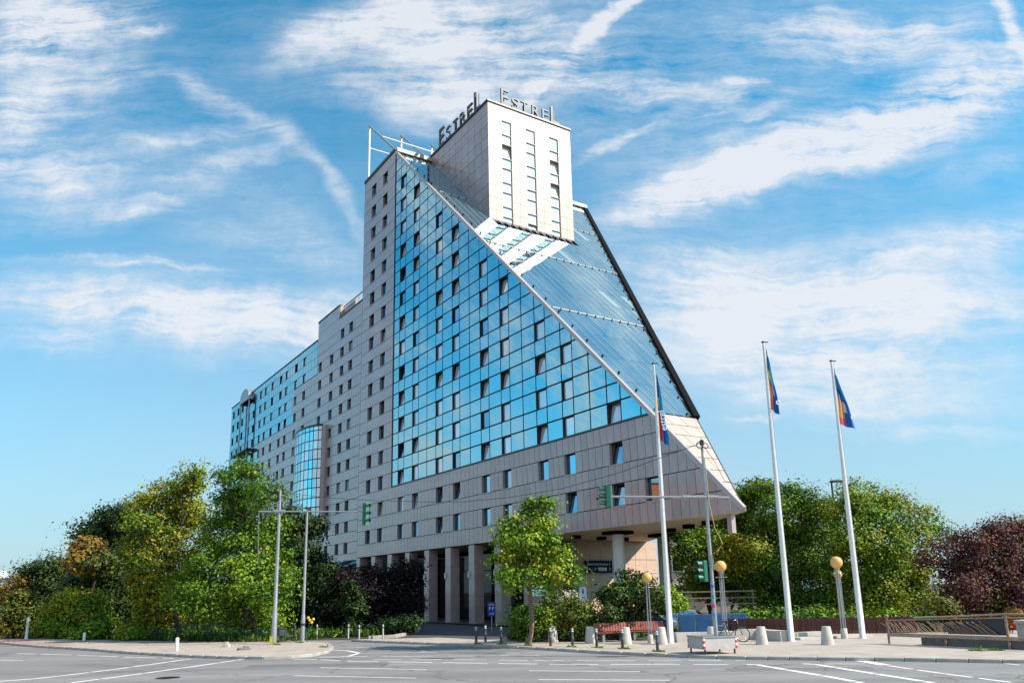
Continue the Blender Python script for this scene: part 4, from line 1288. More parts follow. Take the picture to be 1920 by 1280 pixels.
TREES = {'T1': ((-15.59, 49.0), [(-16.11, 48.05, 10.59, 0.78), (-15.65, 47.57, 9.79, 0.96), (-16.75, 48.63, 10.43, 0.65), (-16.66, 47.76, 9.34, 1.09), (-14.9, 47.44, 8.62, 1.21), (-17.38, 48.65, 8.16, 0.98), (-17.0, 50.5, 7.84, 1.63), (-15.29, 50.08, 6.77, 1.42), (-17.91, 49.95, 6.48, 1.61), (-15.55, 48.0, 5.34, 1.62), (-14.07, 49.13, 4.41, 1.26), (-17.8, 48.2, 4.45, 1.46), (-16.02, 47.82, 3.48, 1.77), (-14.03, 47.58, 2.83, 1.54), (-17.9, 47.97, 2.44, 1.62), (-17.17, 50.54, 1.76, 1.53), (-15.06, 50.18, 1.41, 1.35), (-20.05, 50.1, 2.94, 1.35), (-19.46, 50.08, 1.65, 1.18)]), 'T2': ((-21.69, 53.0), [(-20.75, 52.02, 11.03, 0.7), (-21.22, 52.39, 10.52, 0.85), (-22.04, 53.41, 9.85, 1.15), (-23.78, 53.74, 9.38, 1.23), (-25.08, 54.13, 8.9, 1.31), (-22.81, 54.22, 8.32, 1.53), (-24.02, 51.68, 7.06, 1.25), (-23.4, 53.34, 6.82, 1.65), (-21.26, 53.55, 8.22, 1.3), (-21.44, 53.02, 6.06, 1.61), (-24.36, 51.97, 5.38, 1.19), (-23.05, 52.92, 4.7, 1.64), (-20.9, 51.69, 3.62, 1.67), (-23.15, 54.39, 2.3, 1.68), (-24.55, 54.17, 3.2, 1.31), (-23.58, 53.15, 1.31, 1.25)]), 'T3': ((-31.41, 64.0), [(-30.72, 63.4, 9.28, 1.11), (-32.86, 65.23, 8.8, 1.32), (-34.02, 64.22, 8.14, 1.12), (-33.3, 65.15, 6.99, 1.67), (-31.33, 65.04, 7.37, 1.66), (-33.93, 64.03, 6.1, 1.12), (-30.94, 63.74, 5.19, 1.8), (-32.63, 64.3, 4.41, 1.56), (-30.15, 63.79, 3.12, 1.8), (-31.36, 62.98, 2.34, 1.7), (-29.62, 63.42, 1.49, 1.54)]), 'T3b': ((-30.91, 60.0), [(-31.9, 60.5, 6.3, 0.98), (-30.38, 59.27, 5.43, 0.8), (-31.77, 59.27, 5.46, 0.8), (-31.32, 60.2, 4.9, 0.73)]), 'T4': ((-44.45, 78.0), [(-44.38, 77.34, 5.88, 1.04), (-46.37, 78.1, 5.03, 1.26), (-43.19, 77.91, 5.27, 1.15), (-43.85, 77.53, 3.87, 1.46), (-47.27, 79.49, 3.43, 1.5), (-42.03, 77.09, 3.34, 1.25), (-44.55, 77.74, 2.14, 1.57)]), 'T4b': ((-35.63, 68.0), [(-36.03, 67.52, 4.32, 0.91), (-35.63, 68.21, 3.44, 1.01), (-36.45, 67.64, 3.45, 0.91), (-35.74, 67.77, 2.36, 1.1)]), 'T5': ((-30.37, 57.0), [(-30.86, 57.4, 2.59, 1.0), (-29.52, 56.71, 2.21, 0.99), (-31.72, 57.09, 1.7, 1.08), (-30.48, 57.65, 1.3, 1.32), (-28.7, 56.36, 1.31, 0.91), (-31.74, 56.3, 0.83, 0.91), (-30.57, 56.57, 0.55, 0.91)]), 'T6': ((-36.26, 60.0), [(-37.45, 60.42, 3.65, 0.73), (-37.61, 60.18, 2.88, 0.81), (-35.93, 59.58, 2.47, 0.96), (-34.95, 59.73, 1.69, 0.88), (-36.32, 59.48, 1.35, 1.12), (-35.33, 59.93, 0.56, 0.89), (-36.66, 59.27, 0.43, 0.8)]), 'T7': ((-27.37, 53.0), [(-27.66, 53.12, 0.62, 0.5), (-27.05, 53.24, 0.77, 0.57), (-28.07, 53.27, 0.39, 0.36)]), 'T8': ((-23.91, 51.0), [(-24.03, 51.14, 0.68, 0.45), (-24.4, 51.28, 0.36, 0.35), (-23.41, 50.71, 0.43, 0.34)]), 'T9': ((-16.12, 62.0), [(-16.82, 61.49, 8.17, 1.16), (-15.97, 63.12, 7.87, 0.94), (-17.82, 62.66, 6.75, 1.27), (-16.11, 61.79, 6.06, 1.5), (-15.36, 63.06, 5.28, 0.85), (-17.22, 62.29, 4.68, 1.68), (-15.65, 62.76, 3.65, 1.27), (-17.73, 61.5, 2.88, 1.49), (-16.03, 61.26, 2.46, 1.65), (-16.94, 61.87, 0.9, 1.42), (-14.95, 61.13, 1.27, 1.15)]), 'P1': ((-9.05, 58.0), [(-11.66, 57.76, 3.7, 0.93), (-10.23, 58.92, 3.88, 1.03), (-8.3, 57.66, 4.01, 1.09), (-7.16, 57.02, 4.23, 0.84), (-7.46, 57.09, 3.06, 1.15), (-9.74, 57.34, 2.55, 1.31), (-11.86, 58.57, 2.21, 1.1), (-8.09, 57.73, 1.6, 1.24), (-10.13, 57.58, 1.09, 1.16), (-6.9, 57.19, 1.77, 0.85)]), 'P2': ((-12.65, 59.0), [(-13.7, 59.96, 3.97, 1.05), (-12.79, 58.85, 2.79, 1.11), (-13.54, 58.42, 1.69, 1.18), (-12.13, 58.12, 1.3, 1.17), (-13.05, 58.11, 0.58, 1.02)]), 'P3': ((-10.85, 56.0), [(-10.93, 55.67, 2.94, 0.52), (-10.57, 56.18, 2.39, 0.61), (-11.09, 55.65, 2.05, 0.67), (-10.57, 55.54, 1.34, 0.67)]), 'G1': ((-7.58, 53.0), [(-7.76, 52.99, 0.62, 0.57), (-6.87, 52.8, 0.61, 0.5), (-9.03, 53.4, 0.42, 0.58), (-6.35, 52.7, 0.83, 0.43), (-10.35, 53.02, 0.33, 0.5)]), 'L1': ((0.74, 38.9), [(1.3, 39.39, 6.62, 0.48), (1.73, 38.74, 6.72, 0.31), (0.91, 39.78, 6.24, 0.48), (0.04, 38.86, 5.73, 0.47), (1.43, 38.44, 5.67, 0.67), (-0.31, 38.74, 5.09, 0.47), (0.54, 38.07, 5.03, 0.72), (1.68, 38.76, 4.92, 0.63), (-0.45, 38.45, 4.19, 0.52), (0.46, 39.6, 4.09, 0.8), (1.37, 39.5, 4.12, 0.8), (2.33, 38.9, 4.15, 0.58), (-0.08, 38.06, 3.3, 0.51), (1.06, 38.46, 3.29, 0.62), (2.2, 38.44, 3.39, 0.62), (3.03, 38.37, 3.37, 0.41), (1.68, 38.42, 2.9, 0.36), (2.9, 39.57, 2.97, 0.27), (0.16, 38.26, 2.86, 0.31)]), 'S1': ((0.79, 41.5), [(0.55, 41.05, 1.51, 0.5), (1.25, 41.93, 1.6, 0.56), (1.77, 41.57, 1.21, 0.62), (0.68, 41.99, 0.82, 0.57), (1.47, 41.4, 0.7, 0.56), (0.14, 41.9, 1.1, 0.34)]), 'S2': ((2.35, 43.0), [(2.23, 43.12, 2.11, 0.46), (2.72, 43.23, 2.18, 0.47), (2.13, 43.2, 1.56, 0.52), (2.87, 43.0, 1.41, 0.64), (2.36, 42.67, 0.89, 0.63)]), 'S3': ((3.35, 41.6), [(3.12, 41.37, 1.71, 0.5), (3.7, 41.9, 1.48, 0.56), (4.1, 41.92, 1.02, 0.51), (3.27, 41.94, 0.9, 0.62), (3.76, 41.47, 0.52, 0.5), (2.76, 41.73, 0.66, 0.45)]), 'S4': ((5.53, 41.8), [(5.91, 42.28, 3.4, 0.28), (6.12, 42.03, 2.85, 0.4), (6.87, 42.3, 3.11, 0.34), (5.38, 41.84, 2.46, 0.56), (6.51, 42.05, 2.44, 0.62), (4.99, 42.1, 2.2, 0.45), (7.23, 41.43, 2.42, 0.39), (5.7, 42.48, 1.64, 0.63), (6.83, 42.53, 1.75, 0.46), (4.84, 41.12, 1.42, 0.5), (7.68, 42.55, 2.01, 0.34), (6.09, 42.54, 0.96, 0.4), (5.19, 42.07, 0.73, 0.45)]), 'S5': ((8.59, 45.0), [(8.51, 44.54, 2.4, 0.48), (9.23, 45.4, 1.95, 0.49), (8.33, 44.63, 1.69, 0.42)]), 'J1': ((0.4, 43.0), [(0.13, 43.19, 0.32, 0.26), (0.49, 43.07, 0.24, 0.26), (0.82, 42.82, 0.33, 0.23)]), 'R1': ((14.56, 60.0), [(18.67, 58.94, 9.55, 0.87), (18.07, 60.43, 9.13, 1.06), (17.3, 60.22, 7.92, 1.22), (16.18, 60.79, 7.18, 1.06), (14.49, 61.37, 7.26, 0.99), (12.73, 59.1, 6.53, 0.8), (14.49, 58.41, 5.87, 1.26), (17.91, 61.35, 6.58, 1.4), (12.89, 58.44, 5.13, 1.02), (15.68, 61.2, 4.61, 1.4), (17.0, 58.77, 4.49, 1.5), (13.73, 60.99, 3.46, 1.15), (15.66, 60.91, 2.83, 1.39), (17.72, 61.21, 2.4, 1.48), (13.06, 60.16, 2.3, 0.89)]), 'R1y': ((15.22, 56.0), [(15.83, 56.61, 5.54, 0.91), (16.49, 55.52, 5.11, 0.9), (14.99, 56.27, 4.62, 0.83), (17.02, 55.73, 4.2, 0.83), (15.96, 56.63, 3.88, 1.07)]), 'R2': ((19.18, 57.0), [(18.92, 57.88, 9.49, 0.78), (20.1, 56.91, 8.96, 1.07), (21.46, 57.08, 8.49, 1.0), (21.91, 55.48, 7.75, 0.9), (18.55, 55.51, 7.45, 1.35), (20.79, 57.3, 6.81, 1.62), (18.3, 56.96, 5.89, 1.46), (22.74, 58.17, 5.88, 1.41), (20.2, 57.35, 4.57, 1.85), (17.74, 55.84, 3.65, 1.58), (21.67, 56.56, 3.4, 1.68), (19.76, 57.86, 2.17, 1.87), (17.57, 57.07, 1.67, 1.54), (20.85, 55.43, 1.44, 1.64), (19.67, 58.08, 0.51, 1.49)]), 'R3': ((23.63, 53.0), [(23.7, 54.05, 9.13, 0.8), (22.04, 51.67, 8.06, 0.9), (24.49, 53.14, 8.53, 1.0), (25.42, 52.62, 7.92, 0.85), (22.16, 53.92, 7.23, 1.02), (23.28, 52.4, 7.06, 1.34), (24.87, 52.15, 6.66, 1.26), (26.89, 52.96, 7.05, 1.0), (28.84, 54.49, 6.43, 0.88), (22.1, 51.7, 5.48, 1.53), (24.15, 51.77, 5.1, 1.6), (26.87, 53.39, 5.32, 1.37), (29.14, 54.23, 5.68, 0.58), (21.78, 53.04, 3.84, 1.43), (23.7, 52.79, 3.28, 1.78), (26.46, 54.15, 3.43, 1.68), (22.28, 53.89, 2.12, 1.52), (23.28, 51.61, 1.45, 1.6), (26.63, 54.22, 1.69, 1.53), (22.02, 52.03, 0.65, 1.33), (24.5, 52.37, 0.26, 1.27)]), 'R4': ((27.03, 47.0), [(29.84, 47.94, 5.88, 0.71), (28.18, 46.78, 5.42, 0.76), (30.49, 47.84, 5.38, 0.97), (26.72, 46.07, 5.03, 0.74), (26.88, 48.05, 4.9, 0.71), (24.66, 46.09, 4.47, 0.62), (23.74, 46.02, 4.03, 0.43), (28.66, 46.98, 4.13, 1.14), (26.79, 46.55, 3.69, 1.13), (25.7, 47.12, 3.58, 0.82), (30.85, 48.13, 3.51, 1.49), (28.17, 47.59, 2.63, 1.35), (25.46, 45.62, 2.36, 0.98), (28.58, 46.47, 1.71, 1.38), (27.35, 47.13, 1.13, 1.14), (25.27, 46.96, 2.22, 0.57), (30.82, 47.6, 1.66, 1.6), (26.45, 46.96, 0.86, 0.7)]), 'R5': ((23.2, 44.0), [(23.1, 43.75, 1.56, 0.35), (23.66, 43.85, 1.69, 0.35), (23.33, 44.21, 1.05, 0.42), (23.76, 43.91, 1.13, 0.35), (22.82, 44.16, 1.28, 0.3)]), 'R6': ((14.89, 50.0), [(14.43, 50.39, 0.68, 0.68), (15.31, 50.1, 0.51, 0.61), (16.32, 50.14, 0.65, 0.68), (17.58, 50.09, 0.47, 0.61), (18.81, 49.85, 0.61, 0.67), (20.28, 50.33, 0.41, 0.61)]), 'R8': ((23.6, 43.5), [(20.83, 43.47, 0.1, 0.35), (22.15, 43.83, 0.2, 0.41), (23.04, 43.34, 0.26, 0.44), (24.42, 43.79, 0.29, 0.47), (25.53, 43.73, 0.36, 0.47), (26.27, 43.59, 0.18, 0.41)]), 'R7': ((20.52, 46.0), [(20.46, 45.97, 0.56, 0.43), (20.62, 45.78, 0.14, 0.37), (20.31, 46.16, -0.16, 0.31), (21.09, 45.92, 0.99, 0.37)]), 'F1': ((25.03, 41.0), [(25.24, 41.03, 1.04, 0.17), (25.43, 40.93, 0.99, 0.17), (24.92, 40.92, 0.66, 0.14)])}
GREEN = [((.085, .175, .014), 5), ((.045, .115, .010), 4), ((.15, .25, .018), 2.5), ((.26, .31, .02), 1)]
BRIGHT = [((.13, .235, .013), 5), ((.070, .155, .011), 4), ((.21, .31, .018), 3), ((.34, .34, .02), 1.2)]
YELLOW = [((.27, .28, .016), 5), ((.17, .235, .013), 4), ((.38, .32, .02), 1.6), ((.09, .16, .012), 3)]
DARK = [((.022, .05, .012), 5), ((.032, .068, .015), 4), ((.045, .08, .015), 1)]
MIDT = [((.045, .085, .025), 5), ((.06, .10, .02), 3), ((.10, .12, .02), 1)]
TEAL = [((.03, .10, .05), 5), ((.045, .12, .05), 3)]
BROWN = [((.20, .12, .025), 3), ((.13, .085, .02), 3), ((.27, .19, .03), 2), ((.06, .09, .02), 4)]
AUTUMN = [((.20, .14, .02), 3), ((.10, .06, .02), 3), ((.09, .13, .02), 6), ((.26, .22, .03), 2)]
PURPLE = [((.015, .010, .012), 5), ((.022, .011, .014), 3), ((.013, .009, .010), 4), ((.04, .022, .02), .4)]
MIX = [((.07, .14, .02), 5), ((.13, .18, .03), 3), ((.30, .19, .03), 1.2), ((.20, .10, .03), .6)]
FLOWER = [((.06, .12, .02), 6), ((.12, .17, .03), 3), ((.45, .42, .34), 2.2)]

tree('T1', 'maple_tree', 'tall bright green maple behind the steel mast with cable coil, left of the hotel', 'tree', GREEN + BRIGHT[:3], 40000, .145, .24, 'trees left of the hotel', clump=.34)
tree('T2', 'maple_tree', 'yellowing maple rising beside the tall green maple on the left', 'tree', YELLOW, 34000, .15, .22, 'trees left of the hotel', clump=.36)
tree('T3', 'broadleaf_tree', 'dark green dense tree behind the yellowing maple', 'tree', DARK, 30000, .2, .24, 'trees left of the hotel', clump=.45)
tree('T3b', 'small_tree', 'small orange brown autumn tree in front of the dark dense tree', 'tree', BROWN, 6000, .22, .1, 'trees left of the hotel', clump=.3)
tree('T4', 'broadleaf_tree', 'rounded dull green tree farthest left against the sky', 'tree', MIDT, 22000, .2, .2, 'trees left of the hotel', clump=.45)
tree('T4b', 'small_tree', 'small bluish green tree below the orange brown tree', 'tree', TEAL, 7000, .24, .1, 'trees left of the hotel', clump=.35)
tree('T5', 'shrub', 'wide yellow green shrub behind the left pavement and white bollard', 'shrub', YELLOW[:2] + BRIGHT, 20000, .14, .05, 'shrubs left of the hotel', stems=3, clump=.3)
tree('T6', 'shrub', 'orange and brown shrub at the far left edge of the scene', 'shrub', AUTUMN, 16000, .15, .05, 'shrubs left of the hotel', stems=3, clump=.3)
tree('T7', 'shrub', 'small bright light green bush beside the short white bollard', 'shrub', BRIGHT, 3000, .17, .03, 'shrubs left of the hotel', stems=2, clump=.2)
tree('T8', 'shrub', 'lowest light green bush in front of the maples behind green fence', 'shrub', BRIGHT, 2200, .16, .03, 'shrubs left of the hotel', stems=2, clump=.2)
tree('T9', 'broadleaf_tree', 'dark shaded tree below the curved glass bay, behind the plain pole', 'tree', DARK, 30000, .2, .24, 'trees left of the hotel', clump=.42)
tree('P1', 'purple_shrub', 'large dark purple shrub in front of the hotel columns', 'shrub', PURPLE, 26000, .14, .06, 'shrubs before the hotel columns', 'leaf_dark', stems=4, clump=.33)
tree('P2', 'purple_shrub', 'dark shrub between the pole and the glass roofed annex', 'shrub', DARK + PURPLE[:1], 14000, .19, .06, 'shrubs before the hotel columns', 'leaf_dark', stems=4, clump=.35)
tree('P3', 'shrub', 'slim green shrub standing against the large dark purple shrub', 'shrub', DARK, 4000, .16, .04, 'shrubs before the hotel columns', stems=2, clump=.22)
tree('G1', 'shrub', 'low dark ground shrub inside the curved kerb of the driveway', 'shrub', DARK, 6000, .14, .03, 'shrubs before the hotel columns', stems=3, clump=.22)
tree('L1', 'street_tree', 'young bright green street tree in the pavement before the columns', 'tree', BRIGHT, 14500, .125, .115, None, bark='bark_pale', fork=.12, clump=.24, base_z=.1)
tree('S1', 'shrub', 'feathery light green shrub right beside the young street tree', 'shrub', GREEN, 7500, .11, .03, 'shrubs in the bed beside the benches', stems=4, clump=.22, base_z=.1)
tree('S2', 'flowering_shrub', 'green shrub with creamy white flower heads by the blue zone sign', 'shrub', FLOWER, 7000, .12, .03, 'shrubs in the bed beside the benches', stems=4, clump=.2, base_z=.1)
tree('S3', 'berry_shrub', 'shrub with orange and yellow leaves left of the benches', 'shrub', MIX + AUTUMN[:1], 8500, .12, .03, 'shrubs in the bed beside the benches', stems=4, clump=.22, base_z=.1)
tree('S4', 'small_tree', 'dark open multi stemmed small tree behind the benches', 'tree', [((.035, .07, .014), 4), ((.06, .11, .016), 3), ((.14, .17, .03), 1)], 9000, .14, .05, 'shrubs in the bed beside the benches', stems=6, clump=.2, base_z=.1, per=16)
tree('S5', 'shrub', 'light green shrub beside the grey round column', 'shrub', BRIGHT, 3500, .14, .03, 'shrubs in the bed beside the benches', stems=2, clump=.22, base_z=.1)
tree('J1', 'low_shrub', 'low juniper at the foot of the young street tree', 'shrub', MIDT, 2200, .09, .02, 'shrubs in the bed beside the benches', stems=3, clump=.14, base_z=.1)
tree('R1', 'broadleaf_tree', 'airy light green tree under the pointed tip of the hotel', 'tree', BRIGHT, 32000, .18, .2, 'trees right of the hotel', clump=.4)
tree('R1y', 'small_tree', 'yellow leaved small tree behind the middle globe lamp', 'tree', YELLOW, 15000, .15, .12, 'trees right of the hotel', clump=.32)
tree('R2', 'broadleaf_tree', 'dense mid green tree behind the middle flagpole', 'tree', GREEN, 40000, .155, .24, 'trees right of the hotel', clump=.4)
tree('R3', 'broadleaf_tree', 'broad green tree with yellow tips behind the rightmost flagpole', 'tree', BRIGHT + YELLOW[:1], 46000, .145, .26, 'trees right of the hotel', clump=.38)
tree('R4', 'purple_plum_tree', 'dark red purple leaved tree behind the rusty bridge railing', 'tree', [((.095, .034, .036), 5), ((.055, .022, .026), 4), ((.17, .07, .055), 2), ((.14, .16, .02), .9)], 42000, .125, .2, 'trees right of the hotel', 'leaf_dark', clump=.34)
tree('R5', 'shrub', 'small orange leaved shrub under the dark purple tree', 'shrub', AUTUMN, 2600, .13, .03, 'shrubs right of the hotel', stems=3, clump=.2)
tree('R6', 'hedge', 'long low green hedge behind the dark red boards', 'hedge', GREEN[:3], 12000, .17, .04, 'shrubs right of the hotel', stems=6, clump=.3)
tree('R7', 'shrub', 'slim light green bush at the left post of the bridge railing', 'shrub', BRIGHT, 3000, .14, .03, 'shrubs right of the hotel', stems=2, clump=.2)
tree('R8', 'shrub', 'dark low shrub behind the rusty bridge railing', 'shrub', DARK + PURPLE[:1], 6000, .14, .03, 'shrubs right of the hotel', stems=4, clump=.25)
tree('F1', 'flower_clump', 'orange flowers growing beside the stone planter at the right edge', 'flowers', [((.55, .10, .01), 4), ((.5, .25, .02), 2), ((.1, .15, .02), 2)], 900, .08, .02, None, stems=3, clump=.14)

# ground cover under the trees
def ground_cover(name, label, boxes, n, size, palette, seed):
    g = np.random.default_rng(seed); P = []
    for (cx, cy, sx, sy, rot) in boxes:
        k = int(n * sx * sy / sum(b[2] * b[3] for b in boxes))
        q = (g.random((k, 2)) - .5) * [sx, sy]; c, s = math.cos(rot), math.sin(rot)
        P.append(np.stack([cx + q[:, 0] * c - q[:, 1] * s, cy + q[:, 0] * s + q[:, 1] * c, np.abs(g.normal(size=k)) * size * .5 + .01], 1))
    P = np.concatenate(P); N = len(P)
    a = g.normal(size=(N, 3)); a[:, 2] = 0; a /= np.linalg.norm(a, axis=1)[:, None]
    upv = np.stack([g.normal(size=N) * .5, g.normal(size=N) * .5, np.ones(N)], 1)
    sz = size * (.5 + g.random(N))[:, None]
    vs = np.stack([P - a * sz * .25, P + a * sz * .25, P + upv * sz + a * sz * .1, P + upv * sz - a * sz * .1], 1).reshape(-1, 3)
    pal = np.array([c for c, w in palette]); pw = np.array([w for c, w in palette], float); pw /= pw.sum()
    c = pal[g.choice(len(pal), N, p=pw)] * (.7 + .6 * g.random(N))[:, None]
    o = leaves_object(name, vs, N, np.repeat(np.concatenate([c, np.ones((N, 1))], 1), 4, 0), M['leaf'], None)
    return tag(o, label, 'ground cover', None, 'stuff')
ground_cover('undergrowth', 'low green undergrowth below the trees on the left', [(-19, 54.5, 16, 9, R(-32)), (-31, 62, 20, 9, R(-32)), (-13, 62, 10, 20, 0)], 26000, .22, GREEN + DARK, 5)
ground_cover('undergrowth', 'low green undergrowth below the trees on the right', [(24, 53, 34, 12, R(-18)), (4, 44.3, 6, 2, 0)], 18000, .22, GREEN, 6)
ground_cover('weeds', 'tufts of grass at the kerb and bollard feet', [(x, y, .5, .16, R(-38)) for x, y in ((3.8, 36.4), (2.7, 37.2), (4.8, 35.4), (5.95, 33.5), (-1.7, 40.6), (-.5, 40.1), (.75, 38.7), (-26.1, 50.1), (-12.4, 43.3), (-11.6, 44.8), (-9.3, 40.6), (17.3, 30.9), (18.0, 30.9))], 2600, .09, BRIGHT, 8)

# ------------------------------------------------------------------ street furniture
PZ = 0.115
# slim dark bollards
def make_bollard():
    r = thing('bollard', 'x', 'bollard', (0, 0, PZ), 0, 'dark bollards along the right kerb')
    mb = MB(); mb.lathe([(.062, 0), (.062, .34), (.075, .36), (.075, .38), (.058, .40), (.052, .66)], (0, 0, 0), 14); mb.build('post', M['bollard'], r)
    mb = MB(); mb.lathe([(.066, .66), (.066, .69), (.03, .705), (.055, .74), (.06, .765), (.045, .80), (.004, .815)], (0, 0, 0), 14); mb.build('cap', M['bollard_grey'], r)
    return r
bo = make_bollard()
BL = [(-1.79, 40.8, 'leftmost slim dark bollard, one of three before the driveway'), (-1.38, 42.37, 'slim dark bollard standing farther back, middle of the three before the driveway'),
      (-.54, 40.22, 'slim dark bollard just left of the young street tree'), (1.77, 38.18, 'slim dark bollard in front of the leftmost concrete cone'),
      (2.73, 37.36, 'slim dark bollard between two concrete cones, before the orange shrub'), (3.74, 36.56, 'slim dark bollard at the left end of the left bench'),
      (4.76, 35.6, 'slim dark bollard between the two red benches'), (5.9, 33.59, 'nearest slim dark bollard, just left of the grey steel ballast box')]
for i, (x, y, l) in enumerate(BL):
    if i == 0: bo.location = (x, y, PZ); bo['label'] = l
    else: dup(bo, (x, y, PZ), rng.uniform(0, 3), l)
# pale bollards by the driveway bed
def make_pale():
    r = thing('steel_bollard', 'x', 'bollard', (0, 0, 0), 0, 'pale bollards before the shaded shrubs')
    mb = MB(); mb.lathe([(.05, 0), (.05, .78), (.035, .83), (.003, .85)], (0, 0, 0), 12); mb.build('post', M['bollard_grey'], r)
    mb = MB(); mb.lathe([(.054, .62), (.054, .70)], (0, 0, 0), 12); mb.build('band', M['bollard'], r)
    return r
pb = make_pale()
for i, (x, y, l) in enumerate([(-9.12, 48.93, 'pale steel bollard second from the right before the shaded shrubs'), (-7.71, 49.0, 'rightmost pale steel bollard, nearest the curved driveway kerb'),
                               (-12.17, 51.15, 'leftmost pale steel bollard in shade beside the plain pole'), (-10.06, 50.4, 'dim steel bollard second from the left in deep shade')]):
    if i == 0: pb.location = (x, y, 0); pb['label'] = l
    else: dup(pb, (x, y, 0), 0, l)
# white bollards on the left pavement
mb = MB(); mb.lathe([(.12, 0), (.12, .12), (.095, .14), (.085, 1.12), (.12, 1.14), (.12, 1.2), (.09, 1.22), (.11, 1.32), (.06, 1.45), (.01, 1.47)], (0, 0, 0), 16)
o = mb.build('ornate_post', M['white_metal']); o.location = (-32.68, 55.2, .1); tag(o, 'tall ornate white post at the far left behind the pavement', 'post')
for (x, y, h, l) in ((-26.2, 50.25, .55, 'short white post before the bright green bush'), (-16.31, 40.01, .62, 'white post alone on the open left pavement')):
    mb = MB(); mb.lathe([(.085, 0), (.085, h - .04), (.06, h), (.01, h + .01)], (0, 0, 0), 12)
    o = mb.build('white_post', M['white_metal']); o.location = (x, y, PZ); tag(o, l, 'post')
mb = MB(); mb.bbox((0, 0, .08), (.34, .26, .16), .03); mb.bbox((0, 0, .21), (.18, .15, .1), .02)
o = mb.build('stone_stub', M['concrete']); o.location = (-14.7, 42.3, PZ); tag(o, 'small grey stone stub on the left pavement near the fence', 'stone block')
mb = MB(); mb.bbox((0, 0, .06), (.62, .26, .12), .04); mb.bbox((.1, .02, .15), (.26, .16, .07), .03)
o = mb.build('kerb_rubble', M['parapet']); o.location = (-12.9, 39.6, PZ); o.rotation_euler = (0, 0, .5); tag(o, 'dark broken kerb piece lying on the left pavement', 'stone block')
# concrete cones
def make_cone():
    r = MB(); r.lathe([(.275, 0), (.27, .03), (.185, .74), (.16, .765), (.01, .77)], (0, 0, 0), 20)
    o = r.build('concrete_cone', M['concrete']); return tag(o, 'x', 'bollard', 'concrete cones on the right pavement')
cone = make_cone()
for i, (x, y, l) in enumerate([(2.03, 41.07, 'leftmost concrete cone bollard, before the dark shrubs'), (3.76, 39.7, 'concrete cone bollard left of the two benches'),
                               (5.31, 38.44, 'concrete cone bollard standing between the two benches'), (6.87, 37.9, 'concrete cone bollard beside the left flagpole'),
                               (9.05, 37.3, 'concrete cone bollard behind the grey steel ballast box'), (11.05, 36.52, 'concrete cone bollard left of the middle flagpole'), (13.59, 35.58, 'rightmost concrete cone bollard, right of the middle flagpole')]):
    c = cone if i == 0 else cone.copy()
    if i: col.objects.link(c)
    c.location = (x, y, PZ); c.rotation_euler = (0, 0, rng.uniform(0, 6)); c['label'] = l
# benches
def bench(label, p0, p1, nsl):
    p0, p1 = Vector((*p0, PZ)), Vector((*p1, PZ)); d = p1 - p0; L = d.length; ang = math.atan2(d.y, d.x)
    r = thing('park_bench', label, 'bench', tuple((p0 + p1) / 2), ang, 'red slatted benches')
    step = L / nsl; me_s = MB(); me_s.box((0, 0, 0), (step * .82, .46, .04)); ms = me_s.mesh('slat', [M['bench']])
    me_b = MB(); me_b.box((0, 0, 0), (step * .82, .04, .42)); mk = me_b.mesh('slat', [M['bench']])
    for i in range(nsl):
        x = -L / 2 + step * (i + .5)
        o = link('slat', ms, r); o.location = (x, 0, .43)
        o = link('slat', mk, r); o.location = (x, .27, .68); o.rotation_euler = (R(-14), 0, 0)
    mb = MB(); mb.box((0, -.15, .39), (L, .05, .05)); mb.box((0, .15, .39), (L, .05, .05)); mb.box((0, .285, .55), (L, .03, .04)); mb.box((0, .345, .8), (L, .03, .04)); mb.build('frame', M['frame'], r)
    for x in (-L / 2 + .35, L / 2 - .35):
        mb = MB(); mb.box((x, 0, .19), (.12, .34, .38)); mb.build('leg', M['steel'], r)
    return r
bench('left red slatted bench, half hidden behind slim dark bollards', (4.1, 40.3), (5.75, 40.7), 12)
bench('right red slatted bench with the globe lamp before its right end', (5.75, 41.2), (7.75, 41.5), 15)

# globe lamps on bundles of thin poles
def make_lamp():
    r = thing('globe_lamp', 'x', 'street lamp', (0, 0, PZ), 0, 'amber globe lamps')
    mb = MB(); mb.lathe([(.16, 0), (.15, .45), (.12, .47)], (0, 0, 0), 14); mb.build('base', M['concrete'], r)
    for k in range(4):
        a = math.pi / 4 + k * math.pi / 2
        mb = MB(); mb.tube((.10 * math.cos(a), .10 * math.sin(a), .4), (.095 * math.cos(a), .095 * math.sin(a), 3.2), .022, None, 8); mb.build('pole', M['steel'], r)
    mb = MB(); mb.torus(.17, .02, 18, 6); o = mb.build('collar', M['steel'], r); o.location = (0, 0, 2.98)
    mb = MB(); mb.box((0, 0, 2.98), (.66, .03, .03)); mb.box((0, 0, 2.98), (.03, .66, .03)); mb.lathe([(.11, 3.16), (.13, 3.22), (.1, 3.28)], (0, 0, 0), 14); mb.build('holder', M['steel'], r)
    mb = MB(); mb.sphere((0, 0, 3.5), .285, 24); mb.build('lamp_globe', M['globe'], r)
    return r
lamp = make_lamp(); 
for i, (x, y, l, s) in enumerate([(6.48, 38.67, 'amber globe lamp standing before the right red bench', .86), (10.35, 39.9, 'amber globe lamp with the bicycle leaning at its foot', 1.0),
                                  (15.87, 39.36, 'amber globe lamp between the middle and rightmost flagpoles', 1.02), (18.95, 47.0, 'farther amber globe lamp showing just below the rightmost one', .885)]):
    q = lamp if i == 0 else dup(lamp, (x, y, PZ), .3 * i, l)
    q.location = (x, y, PZ); q.scale = (s, s, s); q['label'] = l

